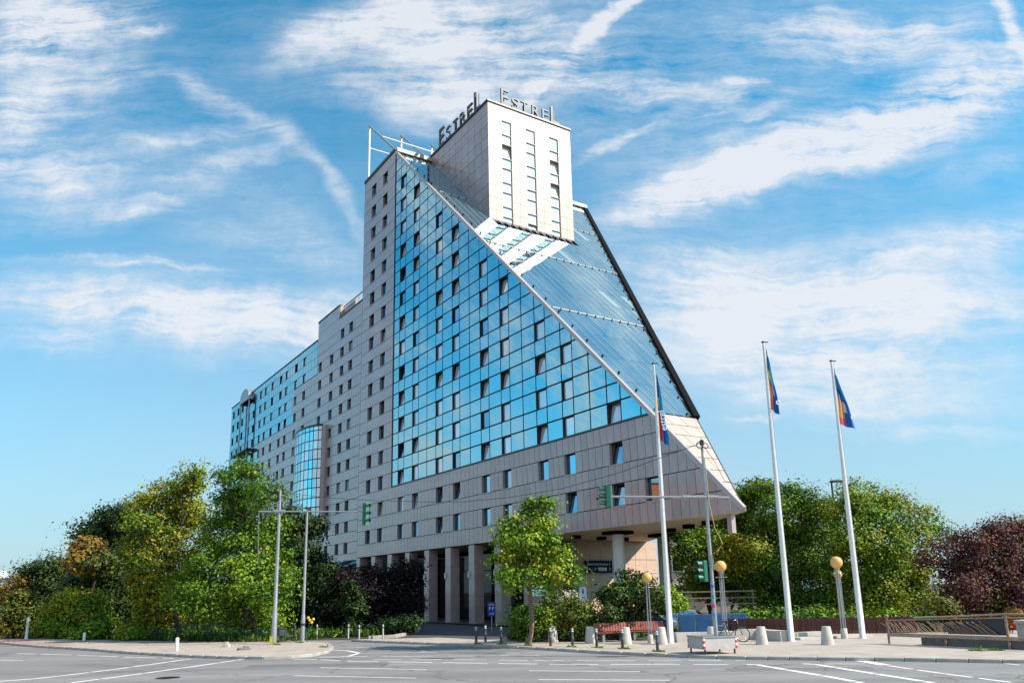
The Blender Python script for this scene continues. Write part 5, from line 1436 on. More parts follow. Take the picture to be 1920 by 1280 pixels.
# flagpoles with hanging flags
FLAGM = bpy.data.materials.new('flag_print'); FLAGM.use_nodes = True
t = NT(FLAGM.node_tree); at = t.new('ShaderNodeAttribute'); at.attribute_name = 'print'
pbs = t.n['Principled BSDF']; t.l.new(at.outputs['Color'], pbs.inputs['Base Color']); pbs.inputs['Roughness'].default_value = .6
tl = t.new('ShaderNodeBsdfTranslucent'); t.l.new(at.outputs['Color'], tl.inputs[0]); mx = t.new('ShaderNodeMixShader'); mx.inputs[0].default_value = .25
t.l.new(pbs.outputs[0], mx.inputs[1]); t.l.new(tl.outputs[0], mx.inputs[2]); t.l.new(mx.outputs[0], t.n['Material Output'].inputs[0])
def flag_mesh(h, wtop, wbot, drop, scheme, phase):
    nu, nv = 26, 44; vs = []; cs = []; fs = []
    for j in range(nv + 1):
        tt = j / nv
        for i in range(nu + 1):
            s = i / nu
            wd = wtop + (wbot - wtop) * (tt ** .85)
            x = s * wd + .02 * math.sin(tt * 9 + phase)
            y = .13 * math.sin(s * 9.5 + phase + tt * 1.4) * (0.25 + .75 * s) * (.4 + .6 * tt)
            z = -tt * h - s * drop * (1 - .35 * tt)
            vs.append((x, y, z))
            # printed design: blue ground, a rainbow edge at the pole
            c = (.004, .13, .46)
            if s > .62 and tt < .5: c = (.015, .36, .62)
            if scheme == 0:
                if s < .30 and .36 < tt < .5: c = (.85, .62, .02)
                elif s < .36 and tt >= .5: c = (.62, .07, .02) if tt < .8 else (.55, .02, .02)
                elif s < .4 and tt <= .36: c = (.012, .03, .18)
            elif scheme == 1:
                if s < .62 and .34 < tt < .48: c = (.88, .68, .02)
                elif s < .42 and .48 <= tt: c = (.62, .08, .02) if (tt < .6 or tt > .8) else (.8, .22, .03)
                elif .42 <= s < .66 and .48 <= tt < .7: c = (.5, .42, .68)
                elif s < .4 and tt < .33: c = (.01, .015, .06)
            else:
                if s < .46 and .56 < tt < .88: c = (.82, .32, .04)
                elif s < .46 and tt >= .88: c = (.7, .08, .14)
                elif .38 <= s < .62 and .55 < tt < .74: c = (.62, .6, .74)
                elif s < .2 and .48 < tt <= .56: c = (.7, .2, .04)
                elif s < .55 and .36 < tt < .44: c = (.006, .012, .05)
            cs.append((*c, 1))
    for j in range(nv):
        for i in range(nu):
            a = j * (nu + 1) + i; fs.append((a, a + 1, a + nu + 2, a + nu + 1))
    me = bpy.data.meshes.new('flag'); me.from_pydata(vs, [], fs)
    at = me.color_attributes.new('print', 'FLOAT_COLOR', 'POINT'); at.data.foreach_set('color', np.array(cs, np.float32).ravel())
    me.polygons.foreach_set('use_smooth', [True] * len(fs)); me.materials.append(FLAGM); me.update()
    return me
for i, (x, y, h, l, fl, par) in enumerate([
        (7.45, 38.76, 13.6, 'white flagpole nearest the hotel, left of the traffic signal mast', 'limp blue flag with red stripe and white lettering, before the hotel slope', (3.5, .10, .42, .5, 0, .4)),
        (12.94, 38.23, 14.45, 'middle white flagpole, tallest of the three', 'limp blue flag with a yellow patch on the middle flagpole', (3.15, .08, .42, .55, 1, 1.7)),
        (16.71, 39.3, 13.7, 'rightmost white flagpole before the broad green tree', 'blue flag with orange and pink corner on the rightmost flagpole', (3.0, .05, .82, .5, 2, 2.6))]):
    r = thing('flagpole', l, 'flagpole', (x, y, PZ), 0, 'white flagpoles on the right pavement')
    mb = MB(); mb.lathe([(.18, 0), (.18, .02), (.14, .03), (.135, 3.0), (.10, 8.0), (.05, h)], (0, 0, 0), 18); mb.build('pole', M['white_metal'], r)
    mb = MB(); mb.lathe([(.03, h), (.09, h + .02), (.09, h + .07), (.02, h + .1)], (0, 0, 0), 12); mb.box((.12, 0, h + .04), (.26, .05, .04)); mb.build('pole_cap', M['bollard'], r)
    mb = MB(); mb.tube((.10, -.12, 1.2), (.075, -.07, h - .05), .008, None, 5); mb.build('rope', M['steel'], r)
    f = link('flag', flag_mesh(*par)); f.location = (x + .085, y - .02, h - .28 + PZ if i else h - .35 + PZ)
    if i == 0: f.location.z = h - .3
    tag(f, fl, 'flag', 'company flags on the flagpoles')
    if i == 0:
        me, lo, hi = text_mesh('estrel', .006, [M['white_print']], .006)
        s = 1.0 / (hi[0] - lo[0]); me.transform(Matrix.Scale(s, 4))
        o = link('lettering', me, f); o.matrix_local = Matrix.Translation((.36, -.16, -3.05)) @ Matrix.Rotation(R(96), 4, 'Y').inverted() @ Matrix.Rotation(R(90), 4, 'X')
    else:
        mb = MB(); mb.torus(.085, .03, 20, 6); o = mb.build('ring_mark', M['white_print'], f)
        o.matrix_local = Matrix.Translation((par[2] * .74, -.16, -par[0] * .82 - par[3] * .5)) @ Matrix.Rotation(R(90), 4, 'X') @ Matrix.Diagonal((1, 1, .3, 1))

# traffic signal masts
def signal(parent, loc, rz, h=.86, w=.3):
    """a three lamp signal head; its lamps look along local -x"""
    e = MB(); e.bbox((0, 0, 0), (.22, w, h), .03); e.box((.13, 0, 0), (.04, .08, h * 1.04), 1)
    hd = e.build('signal_head', [M['green'], M['steel']], parent); hd.location = loc; hd.rotation_euler = (0, 0, rz)
    for k, mt in enumerate(('red', 'globe', 'green_pale')):
        z = h / 2 - h * (k + .5) / 3
        v = MB(); n = 12; vs = []
        for i in range(n + 1):
            a = -.25 + (math.pi + .5) * i / n
            for x_, rr in ((-.11, .12), (-.36, .125)): vs.append((x_, rr * math.cos(a), z + rr * math.sin(a)))
        v.add(vs, [(2 * i, 2 * i + 1, 2 * i + 3, 2 * i + 2) for i in range(n)], 0, True)
        v.build('visor', M['green'], hd)
        v = MB(); v.sphere((-.10, 0, z), .10, 14); v.build('lens', M['frame'] if k else M['red'], hd)
    return hd
mr = thing('traffic_signal_mast', 'slim steel mast with green traffic signals, standing in the grey ballast box', 'traffic light', (7.95, 32.1, .3))
mb = MB(); mb.lathe([(.085, 0), (.08, 3), (.065, 6), (.05, 8.25)], (0, 0, 0), 14); mb.build('pole', M['steel'], mr)
mb = MB(); mb.tube((-4.05, 0, 5.98), (.95, 0, 5.84), .045, .05, 10); mb.tube((-.95, 0, 5.9), (.5, 0, 5.87), .075, .075, 10); mb.tube((.95, 0, 5.84), (.95, 0, 5.3), .012, .012, 6); mb.build('arm', M['steel'], mr)
signal(mr, (-3.95, -.06, 5.98), 0, .86)
signal(mr, (-.32, -.05, 2.95), .5, .8)
mb = MB(); mb.box((-4.4, 0, 5.9), (.12, .07, .07)); mb.tube((-4.35, 0, 5.9), (-4.05, 0, 5.95), .012); mb.build('camera', M['frame'], mr)
mb = MB(); mb.torus(.14, .025, 20, 6, 0, Matrix.Translation((-.10, -.05, 8.0)) @ Matrix.Rotation(R(80), 4, 'X') @ Matrix.Rotation(.3, 4, 'Y')); mb.torus(.11, .02, 20, 6, 0, Matrix.Translation((.13, -.05, 7.98)) @ Matrix.Rotation(R(75), 4, 'X')); mb.box((0, 0, 8.12), (.14, .14, .2))
mb.build('cable_coil', M['frame'], mr)
mb = MB(); mb.path([(.06, -.05, 7.5), (.1, -.08, 5.6), (.25, -.1, 4.6), (.42, -.1, 4.25), (.5, -.1, 4.0), (.3, -.1, 3.75), (.08, -.09, 3.6), (.1, -.09, 3.0)], .014, 6); mb.build('cable', mat('yellow_cable', (.6, .48, .16), .6), mr)
for z, c in ((1.9, (.05, .35, .4)), (1.55, (.5, .08, .2)), (1.2, (.1, .3, .5)), (2.3, (.1, .12, .4))):
    mb = MB(); mb.lathe([(.0855, z), (.0855, z + .12)], (0, 0, 0), 14); mb.build('sticker', mat('sticker_print', c, .5), mr)
# ballast box
bx = thing('ballast_box', 'grey steel ballast box with red and white corners, on short feet near the kerb', 'box', (7.82, 32.3, PZ), R(15))
mb = MB(); W, Dp = 1.42, 1.30; h0, h1 = .19, .62
for (a, b) in (((-W / 2, -Dp / 2), (W / 2, -Dp / 2 + .05)), ((-W / 2, Dp / 2 - .05), (W / 2, Dp / 2)), ((-W / 2, -Dp / 2 + .05), (-W / 2 + .05, Dp / 2 - .05)), ((W / 2 - .05, -Dp / 2 + .05), (W / 2, Dp / 2 - .05))):
    mb.box2((*a, h0), (*b, h1))
mb.box2((-W / 2 + .05, -Dp / 2 + .05, h0), (W / 2 - .05, Dp / 2 - .05, h1 - .12), 1)
mb.build('tub', [mat('grey_box_paint', (.5, .47, .45), .5, var=.08, dirt=.4, dirt_c=(.25, .22, .2), dscale=4), M['concrete']], bx)
mb = MB(); mb.box2((-W / 2 - .03, -Dp / 2 - .03, h1), (W / 2 + .03, -Dp / 2 + .07, h1 + .05)); mb.box2((-W / 2 - .03, Dp / 2 - .07, h1), (W / 2 + .03, Dp / 2 + .03, h1 + .05)); mb.box2((-W / 2 - .03, -Dp / 2 + .07, h1), (-W / 2 + .07, Dp / 2 - .07, h1 + .05)); mb.box2((W / 2 - .07, -Dp / 2 + .07, h1), (W / 2 + .03, Dp / 2 - .07, h1 + .05))
mb.build('rim', M['steel'], bx)
for sx in (-1, 1):
    for sy in (-1, 1):
        mb = MB(); mb.tube((sx * (W / 2 - .08), sy * (Dp / 2 - .08), -.0), (sx * (W / 2 - .08), sy * (Dp / 2 - .08), h0), .035, None, 8); mb.lathe([(.07, 0), (.06, .02)], (sx * (W / 2 - .08), sy * (Dp / 2 - .08), 0), 10); mb.build('foot', M['frame'], bx)
        mb = MB()
        for k in range(4):
            z = h0 + .02 + k * .1
            mb.box2((sx * (W / 2 + .004), sy * (Dp / 2 + .004), z), (sx * (W / 2 - .065), sy * (Dp / 2 + .012), z + .1), k % 2)
            mb.box2((sx * (W / 2 + .012), sy * (Dp / 2 + .004), z), (sx * (W / 2 + .004), sy * (Dp / 2 - .065), z + .1), k % 2)
        mb.build('warning_strip', [M['red'], M['white_print']], bx)
fit_text('company_print', 'SIGNAL', bx, Matrix.Translation((0, -Dp / 2 - .006, 0)) @ Matrix.Rotation(R(90), 4, 'X'), .05, .5, .36, .44, .004, [mat('faded_blue_print', (.35, .5, .6), .6)]) if False else None
# left mast and plain pole
ml = thing('traffic_signal_mast', 'tall grey mast with level arm and green signal seen from behind, left pavement', 'traffic light', (-12.67, 43.67, PZ))
mb = MB(); mb.lathe([(.145, 0), (.14, 1.6), (.11, 1.7), (.09, 5), (.065, 8.2)], (0, 0, 0), 16); mb.build('pole', M['steel'], ml)
mb = MB(); mb.tube((-1.15, 0, 7.05), (4.95, 0, 6.92), .045, .035, 10); mb.tube((-1.12, 0, 7.05), (-1.05, 0, 4.2), .014, None, 6); mb.tube((-.3, 0, 7.03), (.3, 0, 7.02), .10, None, 10); mb.build('arm', M['steel'], ml)
hd = signal(ml, (4.75, .05, 6.8), math.pi * .72, 1.2, .34)
mb = MB(); mb.box((4.86, -.12, 6.8), (.17, .04, 1.28)); mb.build('backing_board', M['green_pale'], ml)
mb = MB(); mb.torus(.26, .06, 24, 7, 0, Matrix.Translation((-.3, .1, 7.9)) @ Matrix.Rotation(R(88), 4, 'X')); mb.torus(.22, .05, 24, 7, 0, Matrix.Translation((-.38, .16, 7.86)) @ Matrix.Rotation(R(80), 4, 'X')); mb.build('cable_coil', M['frame'], ml)
mb = MB(); mb.box((-.1, -.17, .22), (.13, .05, .4)); mb.build('yellow_marker', mat('yellow_paint', (.6, .5, .03), .5), ml)
pp = thing('plain_pole', 'plain tapered grey pole just right of the left signal mast', 'pole', (-11.51, 45.11, PZ))
mb = MB(); mb.lathe([(.115, 0), (.11, 1.4), (.085, 1.5), (.06, 7.2)], (0, 0, 0), 14); mb.build('shaft', M['steel'], pp)
mb = MB(); mb.lathe([(.15, .9), (.15, 1.0)], (0, 0, 0), 14); mb.build('clamp', M['frame'], pp)
# overhead cables
mb = MB(); mb.path([(-12.6, 43.7, 8.2), (-9.8, 41.9, 7.65), (-6.88, 40.0, 7.22), (-4.4, 38.6, 6.95), (-2.2, 37.2, 6.75), (0, 36.2, 6.8), (2.3, 35, 7.0), (4.6, 33.8, 7.45), (6.4, 32.8, 7.95), (7.9, 32.1, 8.4)], .012, 6)
o = mb.build('overhead_cable', M['frame']); tag(o, 'sagging black cable strung between the two signal masts before the hotel', 'cable')
mb = MB(); mb.path([(7.95, 32.1, 8.4), (9.97, 38, 8.55), (11.2, 41, 8.0), (14.5, 48, 8.5), (19, 55, 9.4), (24.4, 62, 10.6)], .012, 6)
o = mb.build('overhead_cable', M['frame']); tag(o, 'black cable running from the right signal mast into the right hand trees', 'cable')
sl = thing('street_light', 'dark street light head poking above the trees right of the hotel', 'street lamp', (25.3, 62, 0))
mb = MB(); mb.tube((0, 0, 0), (0, 0, 10.5), .12, .07, 10); mb.build('pole', M['frame'], sl)
mb = MB(); mb.bbox((.55, 0, 10.55), (1.3, .4, .16), .05); mb.build('lamp_head', M['frame'], sl)

# signs
def sign(name, label, cat, loc, rz, w, h, zc, face, lines, border=None, post=True, group=None):
    r = thing(name, label, cat, loc, rz, group)
    if post:
        mb = MB(); mb.tube((0, .04, 0), (0, .04, zc + h / 2 - .03), .035, None, 8); mb.build('post', M['steel'], r)
    mb = MB(); mb.bbox((0, 0, zc), (w, .03, h), .006)
    if border: mb.box((0, -.0165, zc), (w - .02, .002, h - .02), 1); mb.box((0, -.019, zc), (w - .09, .002, h - .09), 2)
    mb.build('board', [M['steel'], M['white_print'] if border else M[face], M[face]] if border else [M[face]], r)
    for txt, x0, x1, z0, z1, mt in lines:
        fit_text('lettering', txt, r, Matrix.Translation((0, -.024, zc)) @ Matrix.Rotation(R(90), 4, 'X'), x0, x1, z0, z1, .004, [M[mt]], .004)
    return r
sign('direction_sign', 'small blue direction sign with white print on a thin post by the columns', 'sign', (-1.38, 55.84, .05), .1, .55, .95, 1.42, 'blue_sign',
     [('HOTEL', -.2, .2, .25, .36, 'white_print'), ('P', -.17, -.04, -.06, .14, 'white_print'), ('P', .04, .17, -.06, .14, 'white_print'), ('TAXI', -.15, .15, -.36, -.24, 'white_print')])
sign('zone_sign', 'turquoise and white square sign half hidden by the young street tree', 'sign', (1.7, 47.0, .05), -.05, .95, .95, 2.75, 'green_pale', [('P', -.12, .14, -.2, .25, 'white_print')], True)
sign('notice_sign', 'narrow white notice board beyond the white flowering shrub', 'sign', (4.45, 50.5, .05), 0, .42, .95, 2.3, 'white_print', [('i', -.05, .05, .05, .35, 'navy'), ('—', -.12, .12, -.2, -.16, 'navy')])
hs = thing('hotel_sign', 'navy blue sign reading ZUFAHRT HOTEL/TIEFGARAGE on the beige wall under the overhang', 'sign')
hs.matrix_world = Wm @ Matrix.Translation(hl(40.55, 51.86, 3.98))
mb = MB(); mb.box2((0, -.06, 0), (2.9, .03, .98)); mb.build('board', M['navy'], hs)
RX = Matrix.Rotation(R(90), 4, 'X'); Tn = Matrix.Translation((0, -.066, 0)) @ RX
fit_text('lettering', 'ZUFAHRT HOTEL/TIEFGARAGE', hs, Tn, .22, 2.42, .58, .76, .006, [M['white_print']], .006)
for x, mt in ((.25, 'white_print'), (.5, 'white_print'), (.75, 'green_pale')):
    mb = MB(); mb.lathe([(.075, 0), (.075, .006)], (0, 0, 0), 14, 0, Matrix.Translation((x, -.062, .28)) @ RX); mb.build('symbol', M[mt], hs)
fit_text('lettering', 'P', hs, Tn, 1.02, 1.2, .18, .38, .006, [M['white_print']], .004)
mb = MB(); mb.box2((1.4, -.066, .16), (2.3, -.06, .42)); mb.build('white_field', M['white_print'], hs)
fit_text('lettering', 'PARKHAUS', hs, Matrix.Translation((0, -.069, 0)) @ RX, 1.48, 2.22, .23, .35, .004, [M['navy']], .002)
for z in (.68, .28):
    mb = MB(); mb.tube((2.62, -.064, z - .12), (2.62, -.064, z + .1), .02, None, 6); mb.add([(2.54, -.066, z + .03), (2.70, -.066, z + .03), (2.62, -.066, z + .16)], [(0, 1, 2)]); mb.build('arrow', M['white_print'], hs)

# low concrete walls and blocks at the plaza
def block(name, label, poly, z1, cat='low wall', z0=0.1):
    mb = MB(); mb.prism(poly, z0, z1); o = mb.build(name, M['concrete']); tag(o, label, cat); return o
block('low_wall', 'pale low concrete wall behind the bicycle and left flagpole', [(7.75, 38.75), (10.9, 39.25), (10.85, 39.65), (7.7, 39.15)], .56)
block('low_wall', 'shaded low concrete wall right of the bicycle', [(10.95, 39.75), (12.4, 39.9), (12.4, 40.3), (10.9, 40.15)], .60)
block('concrete_bench', 'concrete block with a shaded left face beside the middle flagpole', [(12.45, 38.2), (12.95, 38.35), (12.4, 40.2), (11.75, 40.0)], .58, 'concrete bench')
block('stone_step', 'low stone step right of the middle flagpole', [(13.1, 39.6), (15.3, 40.4), (15.2, 40.9), (13.0, 40.1)], .40, 'step')
block('stone_step', 'lower long stone step reaching behind the rightmost flagpole', [(13.6, 38.9), (17.8, 40.6), (17.6, 41.2), (13.4, 39.5)], .22, 'step')
bf = thing('board_fence', 'low dark red board fence at the foot of the right trees', 'fence', (11.6, 44.4, .1), math.atan2(-1.6, 8.5))
mbb = MB(); mbb.box((0, 0, .42), (.16, .03, .84)); mboard = mbb.mesh('board', [M['hedge_fence']])
for i in range(56):
    o = link('board', mboard, bf); o.location = (i * .172, rng.uniform(-.008, .008), rng.uniform(-.02, .02))
mb = MB(); mb.box((4.7, .04, .7), (9.7, .04, .08)); mb.box((4.7, .04, .25), (9.7, .04, .08)); mb.build('rail', M['hedge_fence'], bf)
# low mesh fence at the left beds
gf = thing('mesh_fence', 'low dark green wire fence along the beds behind the left pavement', 'fence', (-13.2, 47.3, 0), math.atan2(6.2, -13.0))
L = 15.5
for i in range(9):
    mb = MB(); mb.tube((L * i / 8, 0, 0), (L * i / 8, 0, .75), .025, None, 6); mb.build('post', M['green'], gf)
for z in (.12, .32, .52, .72):
    mb = MB(); mb.tube((0, 0, z), (L, 0, z), .014, None, 5); mb.build('rail', M['green'], gf)
mb = MB()
for i in range(150): mb.box((i * L / 150, 0, .42), (.012, .012, .62))
o = mb.build('wire', M['green'], gf); o['kind'] = 'stuff'

# bridge railing on the right
br = thing('bridge_railing', 'rusty bridge railing with slanting bars above a long timber board, right edge', 'railing', (0, 0, 0))
A = Vector((16.14, 35.34, .1)); B = Vector((18.87, 31.38, .1)); Cc = Vector((21.5, 27.6, .1))
def rp(k, z): p = A + (B - A) * k; return Vector((p.x, p.y, .1 + z))
for k, hgt in ((0, 1.12), (.5, .38), (1.0, 1.3), (1.7, 1.35)):
    mb = MB(); mb.tube(rp(k, 0), rp(k, hgt), .05, None, 8)
    if k == 0: mb.sphere(rp(0, 1.16), .09, 12)
    mb.build('post', M['rust'], br)
mb = MB(); mb.path([rp(0, .98), rp(.5, 1.08), rp(1.0, 1.16), rp(1.7, 1.22)], .026, 8); mb.build('rail', M['rust'], br)
mb = MB(); mb.path([rp(.25, 1.12), rp(.6, 1.19), rp(1.0, 1.3), rp(1.7, 1.35)], .034, 8); mb.build('rail', M['wood'], br)
ang = math.atan2(B.y - A.y, B.x - A.x)
mb = MB(); Ld = (B - A).length * 1.75; mid = rp(.875, .40); mb.bbox(mid, (Ld, .12, .14), .015, 0, None, ang); mb.build('timber_board', M['wood'], br)
mb = MB(); a_, b_ = rp(.52, .5), rp(.985, .5); nrm_ = Vector((math.cos(ang + math.pi / 2), math.sin(ang + math.pi / 2), 0)) * .09
mb.add([a_ + nrm_, b_ + nrm_, b_ + nrm_ + Vector((0, 0, .68)), a_ + nrm_ + Vector((0, 0, .46)), a_ + nrm_ * 1.2, b_ + nrm_ * 1.2, b_ + nrm_ * 1.2 + Vector((0, 0, .68)), a_ + nrm_ * 1.2 + Vector((0, 0, .46))], [(0, 1, 2, 3), (7, 6, 5, 4), (0, 4, 5, 1), (2, 6, 7, 3), (1, 5, 6, 2), (0, 3, 7, 4)])
mb.build('dark_net', M['frame'], br)
gb = np.random.default_rng(12)
for i in range(58):
    k = .03 + i / 58 * .92; lean = .05 + .10 * (i / 58) + gb.normal() * .03
    mb = MB(); mb.path([rp(k, .5), rp(k - lean * .35 + gb.normal() * .006, .72), rp(k - lean + gb.normal() * .01, .92 + .06 * k + gb.normal() * .03)], [.016, .013, .010], 5); mb.build('baluster', M['rust'], br)
block('stone_parapet', 'dark stone parapet wall under the timber board of the bridge railing', [(17.0, 34.3), (18.9, 31.5), (21.4, 27.9), (21.9, 28.2), (19.3, 31.8), (17.4, 34.6)], .42, 'parapet', 0.0).data.materials[0] = M['parapet']
pl = thing('stone_planter', 'pale stone planter block at the right edge with orange flowers beside it', 'planter', (20.55, 32.4, .1), ang)
mb = MB(); mb.bbox((0, 0, .45), (1.0, .7, .9), .03); mb.build('body', M['concrete'], pl)
mb = MB(); mb.bbox((0, 0, .95), (1.12, .82, .12), .03); mb.build('top_slab', M['concrete'], pl)

# bicycle leaning at the lamp
bk = thing('bicycle', 'dark bicycle leaning against the middle globe lamp behind the ballast box', 'bicycle', (10.25, 38.55, PZ), R(-22))
for x in (-.52, .52):
    mb = MB(); Tw = Matrix.Translation((x, 0, .34)) @ Matrix.Rotation(R(90), 4, 'X')
    mb.torus(.33, .02, 30, 6, 0, Tw); mb.torus(.305, .01, 30, 5, 1, Tw)
    for i in range(10):
        a = math.pi * i / 10; mb.tube((x - .3 * math.cos(a), 0, .34 - .3 * math.sin(a)), (x + .3 * math.cos(a), 0, .34 + .3 * math.sin(a)), .003, None, 3, 1, False)
    mb.build('wheel', [M['tyre'], M['chrome']], bk)
mb = MB(); P = {'bb': (-.05, 0, .3), 'seat': (-.2, 0, .86), 'head': (.34, 0, .84), 'rear': (-.52, 0, .34), 'front': (.52, 0, .34), 'h2': (.37, 0, .72)}
for a, b in (('bb', 'seat'), ('seat', 'head'), ('bb', 'h2'), ('bb', 'rear'), ('seat', 'rear'), ('head', 'front')): mb.tube(P[a], P[b], .018, None, 7)
mb.build('frame', M['frame'], bk)
mb = MB(); mb.bbox((-.22, 0, .92), (.26, .15, .06), .02); mb.tube((-.2, 0, .84), (-.22, 0, .92), .014); mb.build('saddle', M['frame'], bk)
mb = MB(); mb.path([(.2, -.27, .98), (.3, -.2, 1.02), (.33, 0, 1.0), (.3, .2, 1.02), (.2, .27, .98)], .014, 6); mb.tube((.34, 0, .84), (.33, 0, 1.0), .015); mb.build('handlebar', M['chrome'], bk)
mb = MB(); mb.bbox((-.5, 0, .74), (.34, .14, .03), .01); mb.build('rack', M['chrome'], bk)
mb = MB(); mb.bbox((-.7, 0, .62), (.05, .06, .05), .01); mb.build('rear_light', M['red'], bk)

# parked cars behind the benches
def car(label, loc, rz, paint, group='parked cars by the hotel'):
    r = thing('parked_car', label, 'car', loc, rz, group)
    prof = [(-2.1, .32), (-2.15, .62), (-2.05, .92), (-1.75, .98), (-1.25, 1.38), (-.7, 1.47), (.2, 1.45), (.65, 1.33), (1.15, .98), (1.85, .86), (2.12, .68), (2.15, .36)]
    mb = MB(); n = len(prof); rings = []
    for y, k in ((-.86, .0), (-.80, 1), (.80, 1), (.86, 0)):
        rings.append([(x * (1 if k else .985), y if z < 1.0 else y * (1 - (z - 1.0) * .42), z if k else min(z, .96)) for x, z in prof])
    vs = [p for q in rings for p in q]; fs = []
    for a in range(3):
        for i in range(n): fs.append((a * n + i, a * n + (i + 1) % n, (a + 1) * n + (i + 1) % n, (a + 1) * n + i))
    fs += [tuple(range(n)), tuple(range(4 * n - 1, 3 * n - 1, -1))]
    mb.add(vs, fs); mb.build('body', paint, r)
    for s in (-1, 1):
        mb = MB(); mb.add([(-1.2, s * .815, 1.0), (.95, s * .815, 1.0), (.5, s * .70, 1.33), (-.65, s * .675, 1.40), (-1.15, s * .70, 1.3)], [(0, 1, 2, 3, 4)]); mb.build('window', M['pane_dark'], r)
        for x in (-1.3, 1.32):
            w = MB(); Tw = Matrix.Translation((x, s * .78, .32)) @ Matrix.Rotation(R(90), 4, 'X'); w.lathe([(.32, -.1), (.33, 0), (.32, .1)], (0, 0, 0), 20, 0, Tw); w.lathe([(.2, -.11), (.2, .11)], (0, 0, 0), 16, 1, Tw); w.build('wheel', [M['tyre'], M['chrome']], r)
    mb = MB(); mb.add([(.68, -.66, 1.335), (.68, .66, 1.335), (1.17, .74, .995), (1.17, -.74, .995)], [(0, 3, 2, 1)]); mb.build('windscreen', M['pane_dark'], r)
    mb = MB(); mb.add([(-1.27, -.66, 1.39), (-1.27, .66, 1.39), (-1.76, .74, 1.0), (-1.76, -.74, 1.0)], [(0, 1, 2, 3)]); mb.build('rear_window', M['pane_dark'], r)
    for s in (-1, 1):
        mb = MB(); mb.bbox((2.08, s * .62, .7), (.12, .34, .12), .02); mb.build('headlight', M['white_print'], r)
    return r
car('dark blue car parked behind the right red bench', (6.6, 45.4, .02), R(170), mat('dark_blue_car_paint', (.03, .06, .13), .25, coat=.8))
car('white car parked beyond the grey round column', (10.6, 52.6, -.2), R(160), mat('white_car_paint', (.75, .75, .76), .3, coat=.8))
# blue barrier and pale rails beyond the left flagpole
bb = thing('barrier', 'blue covered barrier beyond the low wall and left flagpole', 'barrier', (10.1, 47.5, 0), R(-4))
for i in range(4):
    mb = MB(); mb.bbox((i * 1.0, 0, .62), (.94, .06, 1.0), .02); mb.build('panel', M['tarp'], bb)
    mb = MB(); mb.tube((i * 1.0 - .5, 0, 0), (i * 1.0 - .5, 0, 1.3), .03, None, 6); mb.build('post', M['steel'], bb)
rf = thing('rail_fence', 'pale three rail fence seen under the trees beyond the blue barrier', 'fence', (9.5, 54, 0), R(-4))
for z in (1.55, 1.95, 2.35):
    mb = MB(); mb.box((3.2, 0, z), (6.8, .05, .08)); mb.build('rail', M['rust'], rf)
for i in range(4):
    mb = MB(); mb.box((i * 2.1 + .1, .06, 1.2), (.08, .08, 2.5)); mb.build('post', M['rust'], rf)
# yellow flower plant by the plain pole
sf = thing('sunflower_plant', 'yellow flowering plant beside the plain pole on the left pavement', 'flowers', (-11.25, 45.2, .1))
mb = MB(); mb.path([(0, 0, 0), (.03, 0, .6), (.08, .02, 1.15)], .015, 6); mb.path([(.02, 0, .5), (.2, .05, .9), (.26, .05, 1.2)], .012, 6); mb.path([(0, 0, .3), (-.1, 0, .6), (-.12, 0, .8)], .01, 5); mb.build('stem', M['green'], sf)
YF = mat('yellow_petals', (.8, .48, .01), .5)
for (x, y, z) in ((.08, 0, 1.17), (.27, .03, 1.22), (.2, -.05, 1.05), (.0, -.04, 1.3)):
    mb = MB(); mb.lathe([(.02, 0), (.07, .02), (.085, .03), (.02, .028)], (0, 0, 0), 14, 0, Matrix.Translation((x, y, z)) @ Matrix.Rotation(R(70), 4, 'X')); mb.build('flower_head', YF, sf)
# scooter-like dark bike parked behind the plain pole
pk = thing('parked_moped', 'dark moped with a red rear light by the beds left of the plain pole', 'moped', (-12.6, 45.9, .1), R(30))
for x in (-.5, .5):
    mb = MB(); mb.torus(.22, .055, 20, 6, 0, Matrix.Translation((x, 0, .27)) @ Matrix.Rotation(R(90), 4, 'X')); mb.build('wheel', M['tyre'], pk)
mb = MB(); mb.bbox((-.32, 0, .52), (.62, .26, .3), .06); mb.bbox((.1, 0, .34), (.5, .22, .08), .02); mb.bbox((.42, 0, .62), (.12, .26, .62), .04); mb.build('body', M['bollard'], pk)
mb = MB(); mb.bbox((-.3, 0, .73), (.6, .22, .1), .03); mb.build('seat', M['frame'], pk)
mb = MB(); mb.tube((.4, -.3, 1.0), (.4, .3, 1.0), .02, None, 6); mb.tube((.42, 0, .9), (.4, 0, 1.0), .02); mb.build('handlebar', M['chrome'], pk)
mb = MB(); mb.bbox((-.66, 0, .6), (.05, .16, .08), .01); mb.build('rear_light', M['red'], pk)

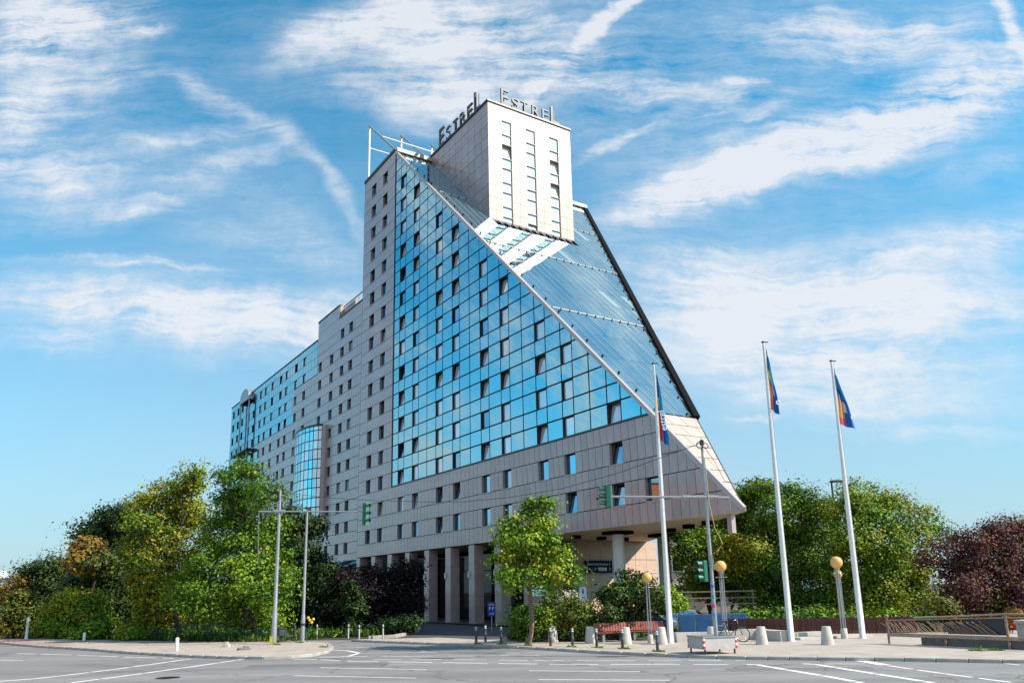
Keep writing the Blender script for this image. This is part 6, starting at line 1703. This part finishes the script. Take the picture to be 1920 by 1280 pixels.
# ------------------------------------------------------------------ buildings beyond
def far_building(name, label, c, size, rz, wallm, rows, cols, ww, wh, z_first, roofm=None):
    r = thing(name, label, 'building', (c[0], c[1], 0), rz)
    mb = MB(); mb.box((0, 0, size[2] / 2), size); mb.build('wall', wallm, r)
    mb = MB(); mb.box((0, 0, size[2] + .2), (size[0] + .5, size[1] + .5, .4)); mb.build('roof', roofm or M['stone_dark'], r)
    fm = MB(); fm.box((0, 0, 0), (ww, .12, wh)); fme = fm.mesh('window', [M['white_metal']])
    gm = MB(); gm.box((0, 0, 0), (ww - .2, .06, wh - .2)); gme = gm.mesh('pane', [M['pane_dark']])
    for i in range(rows):
        for j in range(cols):
            o = link('window', fme, r); o.location = (-size[0] / 2 + size[0] * (j + .5) / cols, -size[1] / 2 - .04, z_first + i * 3.0)
            p = link('pane', gme, o); p.location = (0, -.05, 0)
    return r
bg_ = far_building('beige_building', 'pale beige house with a violet awning glimpsed through the right trees', (25.5, 92), (16, 10, 9), R(-8), mat('beige_render', (.6, .5, .42), .8, var=.06), 2, 6, 1.3, 1.7, 2.2)
mb = MB(); mb.add([(-4.5, -5.1, 4.6), (0, -5.1, 4.6), (0, -6.8, 3.7), (-4.5, -6.8, 3.7), (-4.5, -5.1, 4.5), (0, -5.1, 4.5), (0, -6.8, 3.6), (-4.5, -6.8, 3.6)], [(0, 1, 2, 3), (7, 6, 5, 4), (2, 3, 7, 6), (0, 3, 7, 4), (1, 2, 6, 5)]); mb.build('awning', mat('violet_awning', (.2, .16, .5), .7), bg_)
far_building('orange_building', 'orange red apartment house left of the street, mirrored in the low hotel windows', (-60, 58), (34, 12, 16.5), R(62), mat('orange_render', (.55, .14, .05), .8, var=.06), 5, 10, 1.3, 1.7, 2.2)
r = thing('distant_hall', 'pale blue grey hall far away at the left edge with two white roof domes', 'building', (-196, 300, 0), .1)
mb = MB(); mb.box((0, 0, 5.2), (40, 30, 10.4)); mb.build('wall', mat('pale_cladding', (.5, .56, .63), .7, var=.05), r)
mb = MB(); mb.box((0, -15.1, 7.5), (40, .4, .5)); mb.box((0, 0, 10.6), (41, 31, .5)); mb.build('roof', mat('blue_grey_roof', (.34, .44, .54), .7), r)
for x in (0, 9.5):
    mb = MB(); mb.lathe([(1.9, 0), (1.8, 1.3), (1.1, 2.3), (.05, 2.7)], (x + 2, -10, 10.8), 14); mb.build('roof_dome', M['white_metal'], r)
